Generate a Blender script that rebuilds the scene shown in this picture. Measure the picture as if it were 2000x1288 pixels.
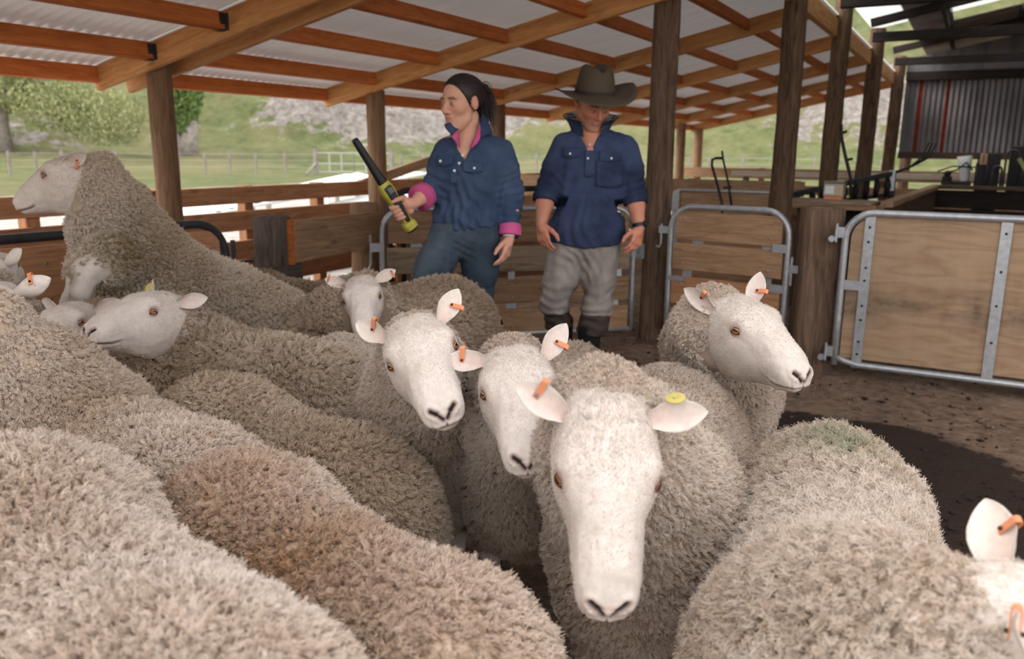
import bpy, math, random
import numpy as np
from mathutils import Matrix, Vector

for o in list(bpy.data.objects):
    bpy.data.objects.remove(o, do_unlink=True)
SC = bpy.context.scene
COL = SC.collection
PI = math.pi
rnd = random.Random(7)
RNG = np.random.default_rng(11)

# ------------------------------------------------------------------ camera
F_PX = 1600.0
PITCH, ROLL, YAW, CAM_H = math.radians(12.44), math.radians(0.5), math.radians(28.9), 1.42
_fw = np.array([-math.sin(YAW)*math.cos(PITCH), math.cos(YAW)*math.cos(PITCH), -math.sin(PITCH)])
_rt = np.array([math.cos(YAW), math.sin(YAW), 0.0])
_up = np.cross(_rt, _fw)
RT = _rt*math.cos(ROLL) + _up*math.sin(ROLL)
UP = -_rt*math.sin(ROLL) + _up*math.cos(ROLL)
FW = _fw
CAM = np.array([0.0, 0.0, CAM_H])
cam_d = bpy.data.cameras.new('camera')
cam_d.sensor_width = 36.0
cam_d.lens = F_PX/2000.0*36.0
cam_d.clip_start = 0.05
cam_d.clip_end = 600
cam_d.dof.use_dof = True
cam_d.dof.focus_distance = 2.3
cam_d.dof.aperture_fstop = 3.5
cam_o = bpy.data.objects.new('camera', cam_d)
COL.objects.link(cam_o)
_m = Matrix.Identity(4)
for _i in range(3):
    _m[_i][0], _m[_i][1], _m[_i][2], _m[_i][3] = RT[_i], UP[_i], -FW[_i], CAM[_i]
cam_o.matrix_world = _m
SC.camera = cam_o

# ------------------------------------------------------------------ world and sun: bright overcast
W = bpy.data.worlds.new('overcast')
SC.world = W
W.use_nodes = True
_bg = W.node_tree.nodes['Background']
_bg.inputs[0].default_value = (0.97, 0.96, 0.975, 1)
_bg.inputs[1].default_value = 1.5
sun_d = bpy.data.lights.new('sun', 'SUN')
sun_d.energy = 2.0
sun_d.angle = math.radians(35)
sun_d.color = (1.0, 0.95, 0.89)
sun_o = bpy.data.objects.new('sun', sun_d)
COL.objects.link(sun_o)
# light comes from the open side on the left, a little from behind the camera
sun_o.rotation_euler = Vector((0.60, 0.36, -0.72)).to_track_quat('-Z', 'Y').to_euler()
SC.view_settings.view_transform = 'Standard'
SC.view_settings.look = 'None'
SC.view_settings.gamma = 1.0
SC.view_settings.exposure = 0.72
SC.view_settings.use_curve_mapping = False
SC.cycles.max_bounces = 6
SC.cycles.diffuse_bounces = 3
SC.cycles.adaptive_threshold = 0.05
SC.cycles.glossy_bounces = 2
SC.cycles.transparent_max_bounces = 8
SC.cycles.caustics_reflective = False
SC.cycles.caustics_refractive = False


# ------------------------------------------------------------------ geometry helpers
def A(*v):
    return np.array(v, float)


def at(px, py, depth):
    """the point of the place seen at a picture position, at a distance along the view axis"""
    return CAM + (FW + RT*((px-1000)/F_PX) - UP*((py-644)/F_PX))*depth


def nrm(v):
    v = np.asarray(v, float)
    return v/(np.linalg.norm(v) + 1e-12)


ROOTM = {}


def put(o, parent=None, M=None):
    """link an object; M is its place in the world"""
    COL.objects.link(o)
    M = Matrix.Identity(4) if M is None else M
    ROOTM[o.name] = M
    if parent is not None:
        o.parent = parent
        o.matrix_basis = ROOTM[parent.name].inverted() @ M
    else:
        o.matrix_basis = M
    return o


def tag(o, label=None, cat=None, group=None, kind=None):
    if label: o['label'] = label
    if cat: o['category'] = cat
    if group: o['group'] = group
    if kind: o['kind'] = kind
    return o


def thing(name, loc, label=None, cat=None, group=None, kind=None, rotz=0.0):
    e = bpy.data.objects.new(name, None)
    e.empty_display_size = 0.1
    put(e, None, Matrix.Translation(Vector([float(c) for c in loc])) @ Matrix.Rotation(rotz, 4, 'Z'))
    return tag(e, label, cat, group, kind)


def mesh(name, V, Fc, mat=None, smooth=False):
    me = bpy.data.meshes.new(name)
    V = np.asarray(V, float)
    if isinstance(Fc, np.ndarray):
        nf, k = Fc.shape
        me.vertices.add(len(V))
        me.vertices.foreach_set('co', V.astype(np.float32).ravel())
        me.loops.add(nf*k)
        me.loops.foreach_set('vertex_index', Fc.astype(np.int32).ravel())
        me.polygons.add(nf)
        me.polygons.foreach_set('loop_start', np.arange(0, nf*k, k, dtype=np.int32))
        me.polygons.foreach_set('loop_total', np.full(nf, k, dtype=np.int32))
        me.update(calc_edges=True)
    else:
        me.from_pydata([tuple(v) for v in V], [], Fc)
        me.update()
    if smooth:
        me.polygons.foreach_set('use_smooth', np.ones(len(me.polygons), dtype=bool))
    for m in (mat if isinstance(mat, (list, tuple)) else [mat]):
        if m is not None:
            me.materials.append(m)
    return me


class MB:
    """collects shapes into one mesh"""
    def __init__(self):
        self.v, self.f, self.n = [], [], 0
        self.mi = []

    def add(self, V, Fc, mi=0):
        V = np.asarray(V, float)
        self.v.append(V)
        self.f += [tuple(int(i)+self.n for i in f) for f in Fc]
        self.mi += [mi]*len(Fc)
        self.n += len(V)
        return self

    def box(self, lo, hi, M=None, ch=0.0, mi=0):
        V, Fc = box_vf(np.asarray(hi, float)-np.asarray(lo, float), ch)
        V = V + (np.asarray(lo, float)+np.asarray(hi, float))/2
        if M is not None:
            V = xf(M, V)
        return self.add(V, Fc, mi)

    def beam(self, p0, p1, w, h, up=(0, 0, 1), ch=0.0, mi=0):
        M, L = beam_M(p0, p1, up)
        V, Fc = box_vf(A(L, w, h), ch)
        return self.add(xf(M, V), Fc, mi)

    def tube(self, pts, r, n=10, cap=True, mi=0):
        V, Fc = tube_vf(pts, r, n, cap)
        return self.add(V, Fc, mi)

    def lathe(self, prof, n=16, M=None, mi=0):
        V, Fc = lathe_vf(prof, n)
        if M is not None:
            V = xf(M, V)
        return self.add(V, Fc, mi)

    def ball(self, c, r, n=10, mi=0):
        t = np.linspace(-PI/2, PI/2, n//2+1)
        r = np.ones(3)*r
        V, Fc = lathe_vf([(math.cos(a), math.sin(a)) for a in t], n)
        return self.add(V*r+np.asarray(c, float), Fc, mi)

    def build(self, name, mat, parent=None, M=None, smooth=False, obj=True):
        V = np.concatenate(self.v)
        if M is not None:
            V = xf(M.inverted(), V)
        me = mesh(name, V, self.f, mat, smooth)
        if isinstance(mat, (list, tuple)):
            me.polygons.foreach_set('material_index', np.array(self.mi, dtype=np.int32))
        if not obj:
            return me
        return put(bpy.data.objects.new(name, me), parent, M)


def xf(M, V):
    M = np.array(M)
    return V @ M[:3, :3].T + M[:3, 3]


def box_vf(d, ch=0.0):
    x, y, z = np.asarray(d, float)/2
    if ch <= 0:
        V = [(-x, -y, -z), (x, -y, -z), (x, y, -z), (-x, y, -z), (-x, -y, z), (x, -y, z), (x, y, z), (-x, y, z)]
        return np.array(V), [(0, 3, 2, 1), (4, 5, 6, 7), (0, 1, 5, 4), (1, 2, 6, 5), (2, 3, 7, 6), (3, 0, 4, 7)]
    c = min(ch, x*.9, y*.9, z*.9)
    # long edges (along x) chamfered, ends flat
    P = [(-y+c, -z), (y-c, -z), (y, -z+c), (y, z-c), (y-c, z), (-y+c, z), (-y, z-c), (-y, -z+c)]
    V = [(-x, a, b) for a, b in P] + [(x, a, b) for a, b in P]
    Fc = [(i, (i+1) % 8, (i+1) % 8+8, i+8) for i in range(8)]
    Fc = [f[::-1] for f in Fc]
    Fc += [tuple(range(8)), tuple(range(15, 7, -1))]
    Fc = [f[::-1] for f in Fc]
    return np.array(V), Fc


def beam_M(p0, p1, up=(0, 0, 1)):
    p0, p1 = np.asarray(p0, float), np.asarray(p1, float)
    x = nrm(p1-p0)
    z = np.asarray(up, float)
    if abs(np.dot(z, x)) > .98:
        z = A(0, 1, 0)
    z = nrm(z-x*np.dot(z, x))
    y = np.cross(z, x)
    c = (p0+p1)/2
    M = Matrix.Identity(4)
    for i in range(3):
        M[i][0], M[i][1], M[i][2], M[i][3] = x[i], y[i], z[i], c[i]
    return M, float(np.linalg.norm(p1-p0))


def tube_vf(pts, r, n=10, cap=True):
    P = np.asarray(pts, float)
    r = np.ones(len(P))*r
    T = np.gradient(P, axis=0) if len(P) > 2 else np.repeat((P[1:]-P[:1]), 2, 0)
    T = T/(np.linalg.norm(T, axis=1, keepdims=True)+1e-12)
    u = np.cross(T[0], A(0, 0, 1))
    if np.linalg.norm(u) < .1:
        u = np.cross(T[0], A(1, 0, 0))
    u = nrm(u)
    V = []
    a = np.arange(n)*2*PI/n
    for p, t, q in zip(P, T, r):
        u = nrm(u-t*np.dot(u, t))
        w = np.cross(t, u)
        V.append(p+q*(np.cos(a)[:, None]*u+np.sin(a)[:, None]*w))
    V = np.concatenate(V)
    Fc = []
    for i in range(len(P)-1):
        for k in range(n):
            Fc.append((i*n+k, i*n+(k+1) % n, (i+1)*n+(k+1) % n, (i+1)*n+k))
    if cap:
        Fc += [tuple(range(n))[::-1], tuple(range((len(P)-1)*n, len(P)*n))]
    return V, Fc


def lathe_vf(prof, n=16):
    a = np.arange(n)*2*PI/n
    V = np.concatenate([np.stack([r*np.cos(a), r*np.sin(a), np.full(n, z)], 1) for r, z in prof])
    Fc = []
    for i in range(len(prof)-1):
        for k in range(n):
            Fc.append((i*n+k, i*n+(k+1) % n, (i+1)*n+(k+1) % n, (i+1)*n+k))
    if prof[0][0] > 1e-6: Fc.append(tuple(range(n))[::-1])
    if prof[-1][0] > 1e-6: Fc.append(tuple(range((len(prof)-1)*n, len(prof)*n)))
    return V, Fc


def arc(c, r, a0, a1, n, ex, ey):
    c, ex, ey = np.asarray(c, float), np.asarray(ex, float), np.asarray(ey, float)
    t = np.radians(np.linspace(a0, a1, n))
    return [c+r*(math.cos(q)*ex+math.sin(q)*ey) for q in t]


_BM = {}


def plank(name, p0, p1, w, h, mat, parent=None, up=(0, 0, 1), ch=0.004):
    """a straight piece of timber: its own object, long axis = local x; alike pieces share a mesh"""
    M, L = beam_M(p0, p1, up)
    key = (round(L, 2), round(w, 3), round(h, 3), mat.name, ch)
    if key not in _BM:
        V, Fc = box_vf(A(L, w, h), ch)
        _BM[key] = mesh(name, V, Fc, mat)
    return put(bpy.data.objects.new(name, _BM[key]), parent, M)


def smoothnoise(P, seed=0, scale=1.0, octs=2):
    """cheap vectorised value noise (sum of rotated sines), about -1..1"""
    g = np.random.default_rng(seed)
    out = np.zeros(len(P))
    amp, tot = 1.0, 0.0
    for k in range(octs):
        for _ in range(4):
            d = g.normal(size=3)
            d /= np.linalg.norm(d)
            out += amp*np.sin(P @ d*scale*(2**k)*g.uniform(.7, 1.4)*2*PI + g.uniform(0, 6.28))
        tot += amp*2.0
        amp *= .55
    return out/tot

# ------------------------------------------------------------------ materials (all procedural)
MAT = {}


class NT:
    def __init__(self, name):
        self.m = bpy.data.materials.new(name)
        self.m.use_nodes = True
        self.t = self.m.node_tree
        self.b = self.t.nodes['Principled BSDF']
        MAT[name] = self.m

    def n(self, typ, **kw):
        o = self.t.nodes.new(typ)
        for k, v in kw.items():
            setattr(o, k, v)
        return o

    def l(self, a, b):
        self.t.links.new(a, b)

    def coord(self, kind='Object', scale=(1, 1, 1), rand=False):
        tc = self.n('ShaderNodeTexCoord')
        mp = self.n('ShaderNodeMapping')
        mp.inputs['Scale'].default_value = scale
        src = tc.outputs[kind]
        if rand:
            oi = self.n('ShaderNodeObjectInfo')
            mul = self.n('ShaderNodeVectorMath', operation='MULTIPLY_ADD')
            comb = self.n('ShaderNodeCombineXYZ')
            for i in range(3):
                self.l(oi.outputs['Random'], comb.inputs[i])
            self.l(comb.outputs[0], mul.inputs[0])
            mul.inputs[1].default_value = (37.0, 11.0, 23.0)
            self.l(src, mul.inputs[2])
            src = mul.outputs[0]
        self.l(src, mp.inputs[0])
        return mp.outputs[0]

    def noise(self, vec, scale=5, detail=4, rough=.55, dist=0.0):
        o = self.n('ShaderNodeTexNoise')
        o.inputs['Scale'].default_value = scale
        o.inputs['Detail'].default_value = detail
        o.inputs['Roughness'].default_value = rough
        o.inputs['Distortion'].default_value = dist
        if vec is not None: self.l(vec, o.inputs['Vector'])
        return o.outputs['Fac']

    def ramp(self, fac, stops):
        o = self.n('ShaderNodeValToRGB')
        e = o.color_ramp.elements
        while len(e) < len(stops): e.new(0.5)
        for q, (p, c) in zip(e, stops):
            q.position = p
            q.color = (*c[:3], 1)
        self.l(fac, o.inputs[0])
        return o.outputs[0]

    def mix(self, fac, a, b, mode='MIX'):
        o = self.n('ShaderNodeMix', data_type='RGBA', blend_type=mode)
        for s, v in ((0, fac), (6, a), (7, b)):
            if hasattr(v, 'is_output'): self.l(v, o.inputs[s])
            elif s == 0: o.inputs[0].default_value = v
            else: o.inputs[s].default_value = (*v[:3], 1)
        return o.outputs[2]

    def math(self, op, a, b=0.0, c=None, clamp=False):
        o = self.n('ShaderNodeMath', operation=op, use_clamp=clamp)
        for i, v in enumerate((a, b) if c is None else (a, b, c)):
            if hasattr(v, 'is_output'): self.l(v, o.inputs[i])
            else: o.inputs[i].default_value = v
        return o.outputs[0]

    def attr(self, name):
        o = self.n('ShaderNodeAttribute', attribute_name=name)
        return o

    def bump(self, h, strength=.3, dist=.01):
        o = self.n('ShaderNodeBump')
        o.inputs['Strength'].default_value = strength
        o.inputs['Distance'].default_value = dist
        self.l(h, o.inputs['Height'])
        self.l(o.outputs[0], self.b.inputs['Normal'])

    def set(self, color=None, rough=None, metal=None, spec=None):
        for k, v in (('Base Color', color), ('Roughness', rough), ('Metallic', metal), ('Specular IOR Level', spec)):
            if v is None: continue
            if hasattr(v, 'is_output'): self.l(v, self.b.inputs[k])
            else: self.b.inputs[k].default_value = (*v[:3], 1) if k == 'Base Color' else v
        return self.m


def sc(r, g, b):
    """8-bit picture colour to linear"""
    return tuple((c/255/12.92) if c/255 <= .04045 else ((c/255+.055)/1.055)**2.4 for c in (r, g, b))


def wood(name, light, dark, knots=.5, grain=28, rough=.75, bump=.25):
    m = NT(name)
    v = m.coord('Object', (1.2, 9, 9), rand=True)
    g1 = m.noise(v, 3.0, 6, .6, 1.2)
    v2 = m.coord('Object', (.8, 40, 40), rand=True)
    g2 = m.noise(v2, 2.0, 3, .5)
    c = m.ramp(g1, [(.28, dark), (.62, light)])
    c = m.mix(.35, c, m.ramp(g2, [(.3, dark), (.7, light)]))
    v3 = m.coord('Object', (2.2, 7, 7), rand=True)
    k = m.n('ShaderNodeTexVoronoi')
    k.inputs['Scale'].default_value = 1.1
    m.l(v3, k.inputs['Vector'])
    kk = m.ramp(k.outputs['Distance'], [(.03, (1, 1, 1)), (.16, (0, 0, 0))])
    c = m.mix(m.math('MULTIPLY', kk, knots), c, tuple(x*.35 for x in dark))
    oi = m.n('ShaderNodeObjectInfo')
    hs = m.n('ShaderNodeHueSaturation')
    m.l(m.math('MULTIPLY_ADD', oi.outputs['Random'], .35, .83), hs.inputs['Value'])
    m.l(c, hs.inputs['Color'])
    m.set(hs.outputs[0], rough, 0, .25)
    m.bump(m.math('ADD', g2, m.math('MULTIPLY', g1, .8)), min(1.0, bump*1.5), .006)
    return m.m


wood('pine', sc(214, 160, 104), sc(165, 108, 62), .55)
wood('stained', sc(212, 126, 66), sc(160, 82, 38), .5)
wood('board', sc(176, 142, 110), sc(118, 88, 64), .6)
wood('board_red', sc(190, 142, 106), sc(138, 96, 66), .6)
wood('board_grey', sc(160, 140, 118), sc(100, 84, 68), .5)
wood('old_post', sc(124, 100, 82), sc(50, 38, 32), .5, rough=.85, bump=.5)
wood('pale_post', sc(150, 120, 92), sc(98, 72, 54), .3, rough=.85, bump=.4)
wood('black_post', sc(104, 92, 82), sc(46, 40, 36), .2, rough=.9, bump=.6)
wood('bark_post', sc(118, 92, 72), sc(44, 32, 26), .7, rough=.9, bump=.8)
wood('dark_timber', sc(52, 44, 40), sc(24, 20, 18), .2, rough=.9)
wood('old_ply', sc(96, 76, 60), sc(52, 40, 32), .2)


def plain(name, col, rough=.6, metal=0.0, spec=.4, var=.12, scale=12, bump=0.0):
    m = NT(name)
    v = m.coord('Object', (1, 1, 1))
    f = m.noise(v, scale, 4, .6)
    c = m.ramp(f, [(.3, tuple(x*(1-var) for x in col)), (.7, tuple(min(1, x*(1+var)) for x in col))])
    m.set(c, rough, metal, spec)
    if bump: m.bump(f, bump, .004)
    return m.m


plain('galv', sc(176, 178, 182), .42, .55, .5, .16, 30)
plain('black_steel', sc(62, 62, 66), .5, .3, .5, .2, 20)
plain('dark_steel', sc(44, 42, 42), .6, .3, .4, .3, 20)
plain('bolt', sc(160, 160, 160), .4, .6)
plain('white_paint', sc(226, 228, 228), .5, 0, .4, .06)
plain('rubber', sc(24, 23, 23), .7, 0, .3, .25)
plain('orange_tag', sc(216, 138, 98), .45, 0, .4, .06)
plain('yellow_tag', sc(190, 176, 100), .4, 0, .4, .06)
plain('blue_stud', sc(60, 120, 150), .4)
plain('tub_yellow', sc(182, 170, 66), .45, 0, .4, .1)
plain('black_plastic', sc(30, 30, 34), .45, 0, .4, .15)
plain('screen', sc(70, 78, 92), .2, 0, .5, .05)
plain('skin', sc(214, 158, 134), .55, 0, .35, .07, 25)
plain('skin_man', sc(206, 138, 112), .55, 0, .35, .10, 22)
plain('hair_dark', sc(44, 34, 32), .5, 0, .4, .35, 60)
plain('button', sc(225, 226, 228), .4)
plain('pink', sc(206, 92, 142), .8, 0, .2, .08)
plain('hoof', sc(60, 52, 46), .6)
plain('white_eye', sc(215, 205, 200), .3)
plain('lip', sc(176, 104, 92), .5)
plain('teeth', sc(225, 215, 200), .35)


def cloth(name, col, worn, sc1=3.0, thr=(.45, .75), rough=.9):
    m = NT(name)
    v = m.coord('Object')
    f = m.noise(v, sc1, 5, .6)
    w = m.n('ShaderNodeTexWave', wave_type='BANDS', bands_direction='DIAGONAL')
    w.inputs['Scale'].default_value = 160
    w.inputs['Distortion'].default_value = 2
    m.l(v, w.inputs['Vector'])
    c = m.ramp(f, [(thr[0], col), (thr[1], worn)])
    c = m.mix(.12, c, m.ramp(w.outputs['Fac'], [(0, tuple(x*.5 for x in col)), (1, tuple(min(1, x*1.5) for x in col))]))
    m.set(c, rough, 0, .15)
    g = m.noise(v, 14, 4, .6)
    m.bump(g, .35, .012)
    return m.m


cloth('denim_shirt', sc(58, 73, 100), sc(88, 104, 130))
cloth('navy_shirt', sc(42, 50, 74), sc(80, 93, 126), 2.4, (.4, .7))
cloth('jeans', sc(58, 70, 82), sc(112, 124, 132), 2.2, (.42, .7))
cloth('grey_trousers', sc(132, 124, 118), sc(186, 176, 166), 2.6, (.4, .68))
cloth('gaiter', sc(74, 64, 60), sc(90, 80, 74), 3)
cloth('felt', sc(84, 74, 62), sc(98, 88, 74), 4)
plain('hat_band', sc(58, 50, 42), .8)

# checked collar lining
m = NT('check')
ck = m.n('ShaderNodeTexChecker')
ck.inputs['Scale'].default_value = 75
ck.inputs[1].default_value = (.8, .8, .78, 1)
ck.inputs[2].default_value = (.02, .02, .03, 1)
m.l(m.coord('Object'), ck.inputs['Vector'])
m.set(ck.outputs[0], .9)

# corrugated roofing, pale, with slight translucency added to brighten the underside
m = NT('roof_sheet')
f = m.noise(m.coord('Object', (.4, 3, 1)), 2, 4, .6)
m.set(m.ramp(f, [(.3, sc(224, 222, 222)), (.7, sc(238, 237, 237))]), .5, 0.1, .4)
tl = m.n('ShaderNodeBsdfTranslucent')
tl.inputs[0].default_value = (.8, .8, .8, 1)
mx = m.n('ShaderNodeMixShader')
mx.inputs[0].default_value = .055
m.l(m.b.outputs[0], mx.inputs[1])
m.l(tl.outputs[0], mx.inputs[2])
m.l(mx.outputs[0], m.t.nodes['Material Output'].inputs[0])
m = NT('old_sheet')
f = m.noise(m.coord('Object', (1, 1, 1)), 1.6, 6, .7)
m.set(m.ramp(f, [(.34, sc(120, 72, 46)), (.46, sc(128, 124, 124)), (.6, sc(150, 150, 152)), (.7, sc(150, 110, 70))]), .6, .1)
m = NT('wall_sheet')
v = m.coord('Object', (1, 1, .25))
f = m.noise(v, 2.5, 6, .65)
c = m.ramp(f, [(.3, sc(72, 64, 62)), (.55, sc(120, 116, 118)), (.75, sc(132, 104, 84))])
m.set(c, .6, .15)
plain('cream_paint', sc(206, 190, 172), .6)
plain('field_white', sc(186, 188, 182), .6)
plain('red_paint', sc(124, 50, 36), .6, 0, .3, .35, 9)

# ply sheet of the gate
m = NT('plywood')
v = m.coord('Object', (1, 1, 1))
wv = m.n('ShaderNodeTexNoise')
wv.inputs['Scale'].default_value = 2.2
wv.inputs['Detail'].default_value = 2
mp = m.coord('Object', (.55, 1, 3.2))
m.l(mp, wv.inputs['Vector'])
rings = m.math('FRACT', m.math('MULTIPLY', wv.outputs['Fac'], 7.0))
c = m.ramp(rings, [(0, sc(158, 130, 104)), (.5, sc(168, 142, 116)), (.92, sc(148, 120, 94)), (1, sc(158, 130, 104))])
# rub marks from the flock: a smudged band about half way up
sx = m.n('ShaderNodeSeparateXYZ')
m.l(m.coord('Object'), sx.inputs[0])
band = m.math('MULTIPLY', m.math('ABSOLUTE', m.math('SUBTRACT', sx.outputs[2], .50)), 6.0)
band = m.math('SUBTRACT', 1.0, band, clamp=True)
st = m.noise(m.coord('Object', (1.2, 1, 2.2)), 2.4, 5, .65)
sm = m.math('MULTIPLY', band, m.math('MULTIPLY_ADD', st, 4.5, -1.75, clamp=True))
c = m.mix(m.math('MULTIPLY', sm, .85, clamp=True), c, sc(74, 61, 52))
c = m.mix(m.math('MULTIPLY', m.ramp(st, [(.56, (0, 0, 0)), (.74, (1, 1, 1))]), .45), c, sc(112, 92, 76))
streak = m.noise(m.coord('Object', (6, 1, .5)), 3, 4, .6)
c = m.mix(m.math('MULTIPLY_ADD', streak, .8, -.3, clamp=True), c, sc(178, 154, 130))
k = m.n('ShaderNodeTexVoronoi')
k.inputs['Scale'].default_value = 2.6
m.l(m.coord('Object', (1, 1, 1.8)), k.inputs['Vector'])
c = m.mix(m.ramp(k.outputs['Distance'], [(.035, (1, 1, 1)), (.06, (0, 0, 0))]), c, sc(96, 66, 46))
m.set(c, .8, 0, .2)

# dirt floor: dry trampled earth with a wet dark patch
m = NT('dirt')
v = m.coord('Object')
f1 = m.noise(v, 2.2, 8, .68)
f2 = m.noise(v, 14, 6, .7)
c = m.ramp(f2, [(.34, sc(78, 62, 52)), (.48, sc(134, 110, 94)), (.66, sc(172, 148, 128))])
c = m.mix(.45, c, m.ramp(f1, [(.35, sc(96, 78, 66)), (.65, sc(158, 134, 114))]))
wet = m.attr('wet').outputs['Fac']
wm = m.math('ADD', wet, m.math('MULTIPLY_ADD', f2, 1.3, -.65))
wm = m.math('ADD', wm, m.math('MULTIPLY_ADD', f1, .8, -.4))
wmr = m.ramp(wm, [(.40, (0, 0, 0)), (.62, (1, 1, 1))])
c = m.mix(wmr, c, sc(58, 46, 40))
m.set(c, .92, 0, .2)
m.bump(f2, 1.0, .04)

# pasture
m = NT('pasture')
v = m.coord('Object')
f1 = m.noise(v, .05, 6, .7)
f2 = m.noise(v, .6, 6, .75)
f3 = m.noise(v, 5, 4, .7)
g = m.ramp(f2, [(.30, sc(50, 56, 38)), (.43, sc(84, 92, 58)), (.60, sc(108, 112, 76)), (.74, sc(132, 124, 100))])
g = m.mix(.3, g, m.ramp(f3, [(.3, sc(58, 66, 40)), (.7, sc(112, 116, 76))]))
g = m.mix(m.ramp(f1, [(.45, (0, 0, 0)), (.62, (.55, .55, .55))]), g, sc(128, 118, 88))
rk = m.attr('rock').outputs['Fac']
rm = m.ramp(m.math('ADD', rk, m.math('MULTIPLY_ADD', f2, 2.2, -1.1)), [(.48, (0, 0, 0)), (.60, (1, 1, 1))])
rc = m.ramp(m.noise(v, 1.6, 7, .75), [(.3, sc(78, 72, 66)), (.5, sc(126, 119, 113)), (.7, sc(158, 152, 147))])
c = m.mix(rm, g, rc)
m.set(c, .95, 0, .1)
m.bump(f2, .8, .5)
m = NT('leaf')
oi = m.noise(m.coord('Object'), 1.2, 3)
m.set(m.ramp(oi, [(.3, sc(84, 110, 62)), (.7, sc(134, 154, 92))]), .7, 0, .2)
m = NT('leaf_olive')
oi = m.noise(m.coord('Object'), .9, 3)
m.set(m.ramp(oi, [(.3, sc(132, 138, 92)), (.7, sc(170, 170, 122))]), .7, 0, .2)
plain('trunk_pale', sc(140, 132, 124), .9, 0, .2, .3, 3, .5)
plain('limestone', sc(196, 188, 180), .9, 0, .2, .25, 3, .8)

m = NT('skylight')
tr_ = m.n('ShaderNodeBsdfTranslucent')
tr_.inputs[0].default_value = (.62, .64, .60, 1)
mx = m.n('ShaderNodeMixShader')
mx.inputs[0].default_value = .65
m.set((.6, .6, .56), .5)
m.l(m.b.outputs[0], mx.inputs[1])
m.l(tr_.outputs[0], mx.inputs[2])
m.l(mx.outputs[0], m.t.nodes['Material Output'].inputs[0])

m = NT('gravel')
v = m.coord('Object')
f = m.noise(v, 6, 6, .75)
m.set(m.ramp(f, [(.3, sc(120, 112, 104)), (.5, sc(162, 156, 148)), (.7, sc(190, 184, 178))]), .9, 0, .2)
m.bump(f, .5, .03)

# ------------------------------------------------------------------ ground, hill
def terrain_z(x, y):
    r = np.hypot(x, y)
    P = np.stack([x, y, np.zeros_like(x)], 1)
    z = np.where(r < 50, 0.0, np.minimum(r-50, 14)*.06)
    hill = np.clip(r-63, 0, None)
    s = .36 + .07*smoothnoise(P, 3, .012, 2)
    z = z + hill*s*np.clip(hill/14, 0, 1)**.6
    z = z + np.clip((r-52)/20, 0, 1)*(1.1*smoothnoise(P, 5, .05, 3)+.45*smoothnoise(P, 6, .2, 3))
    hd_ = (-x*math.sin(YAW)+y*math.cos(YAW))/(r+1e-6)
    k = np.clip((hd_-.05)/.35, 0, 1)
    return z*k*k*(3-2*k)-.06


ROCKS = []


def on_terrain(px, py):
    d = at(px, py, 1.0)-CAM
    t = np.linspace(20, 220, 1600)
    P = CAM+t[:, None]*d
    z = terrain_z(P[:, 0], P[:, 1])
    i = int(np.argmax(P[:, 2] < z)) if (P[:, 2] < z).any() else len(t)-1
    return P[i]


rr = np.concatenate([np.linspace(0, 48, 14), np.linspace(50, 130, 130), np.linspace(134, 260, 20)])
aa = np.concatenate([np.linspace(-110, -70, 8)[:-1], np.linspace(-70, 20, 200), np.linspace(20, 250, 30)[1:]])
ga, gr = np.meshgrid(np.radians(90-aa), rr)
gx, gy = (gr*np.cos(ga)).ravel(), (gr*np.sin(ga)).ravel()
gz = terrain_z(gx, gy)
na, nr = len(aa), len(rr)
idx = np.arange(nr*na).reshape(nr, na)
Q = np.stack([idx[:-1, :-1], idx[:-1, 1:], idx[1:, 1:], idx[1:, :-1]], -1).reshape(-1, 4)[:, ::-1]
rock = np.full(len(gx), -.12)
for px, py, rad, amp in ((590, 215, 3.2, .9), (650, 225, 3.0, 1.0), (700, 205, 4, 1.0), (770, 225, 4.5, 1.0), (840, 215, 4.5, 1.0), (830, 250, 3, .5), (520, 235, 2.2, .7),
                         (150, 255, 3.0, .55), (60, 270, 3.5, .7), (215, 228, 2.4, .6), (1090, 235, 3, .4), (605, 318, 1.6, .6), (745, 318, 2, .4),
                         (1690, 190, 5, .95), (1640, 185, 4, .7), (1750, 215, 5, .9), (1440, 180, 4, .35), (960, 215, 5, .9), (340, 268, 1.6, .6)):
    q = on_terrain(px, py)
    rock = np.maximum(rock, amp*np.exp(-((gx-q[0])**2+(gy-q[1])**2)/(2*(rad*1.25)**2))-.12)
gz = gz + np.clip(rock, 0, 1)*(.9*smoothnoise(np.stack([gx, gy, gz], 1), 9, .22, 3)+.3)
me = mesh('hill', np.stack([gx, gy, gz], 1), Q, MAT['pasture'], True)
me.attributes.new('rock', 'FLOAT', 'POINT').data.foreach_set('value', rock.astype(np.float32))
hill = put(bpy.data.objects.new('hill', me))
tag(hill, 'green hill pasture with pale limestone outcrops behind the shed', None, kind='structure')

xs, ys = np.linspace(-5.4, 7.0, 150), np.linspace(-6, 21, 240)
gx, gy = [a.ravel() for a in np.meshgrid(xs, ys)]
P = np.stack([gx, gy, gx*0], 1)
gz = .012*smoothnoise(P, 21, .8, 3)+.008*smoothnoise(P, 22, 3.1, 2)
idx = np.arange(len(gx)).reshape(len(ys), len(xs))
Q = np.stack([idx[:-1, :-1], idx[:-1, 1:], idx[1:, 1:], idx[1:, :-1]], -1).reshape(-1, 4)
wet = np.zeros(len(gx))
for cx, cy, rx, ry in ((-.62, 4.42, .32, .16), (-.25, 4.38, .36, .22), (.05, 4.1, .32, .30), (.25, 3.75, .32, .35), (-.05, 3.6, .28, .3), (.25, 3.2, .4, .3)):
    wet = np.maximum(wet, np.exp(-(((gx-cx)/rx)**2+((gy-cy)/ry)**2)**1.5*.7))
me = mesh('floor', np.stack([gx, gy, gz], 1), Q, MAT['dirt'], True)
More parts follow.
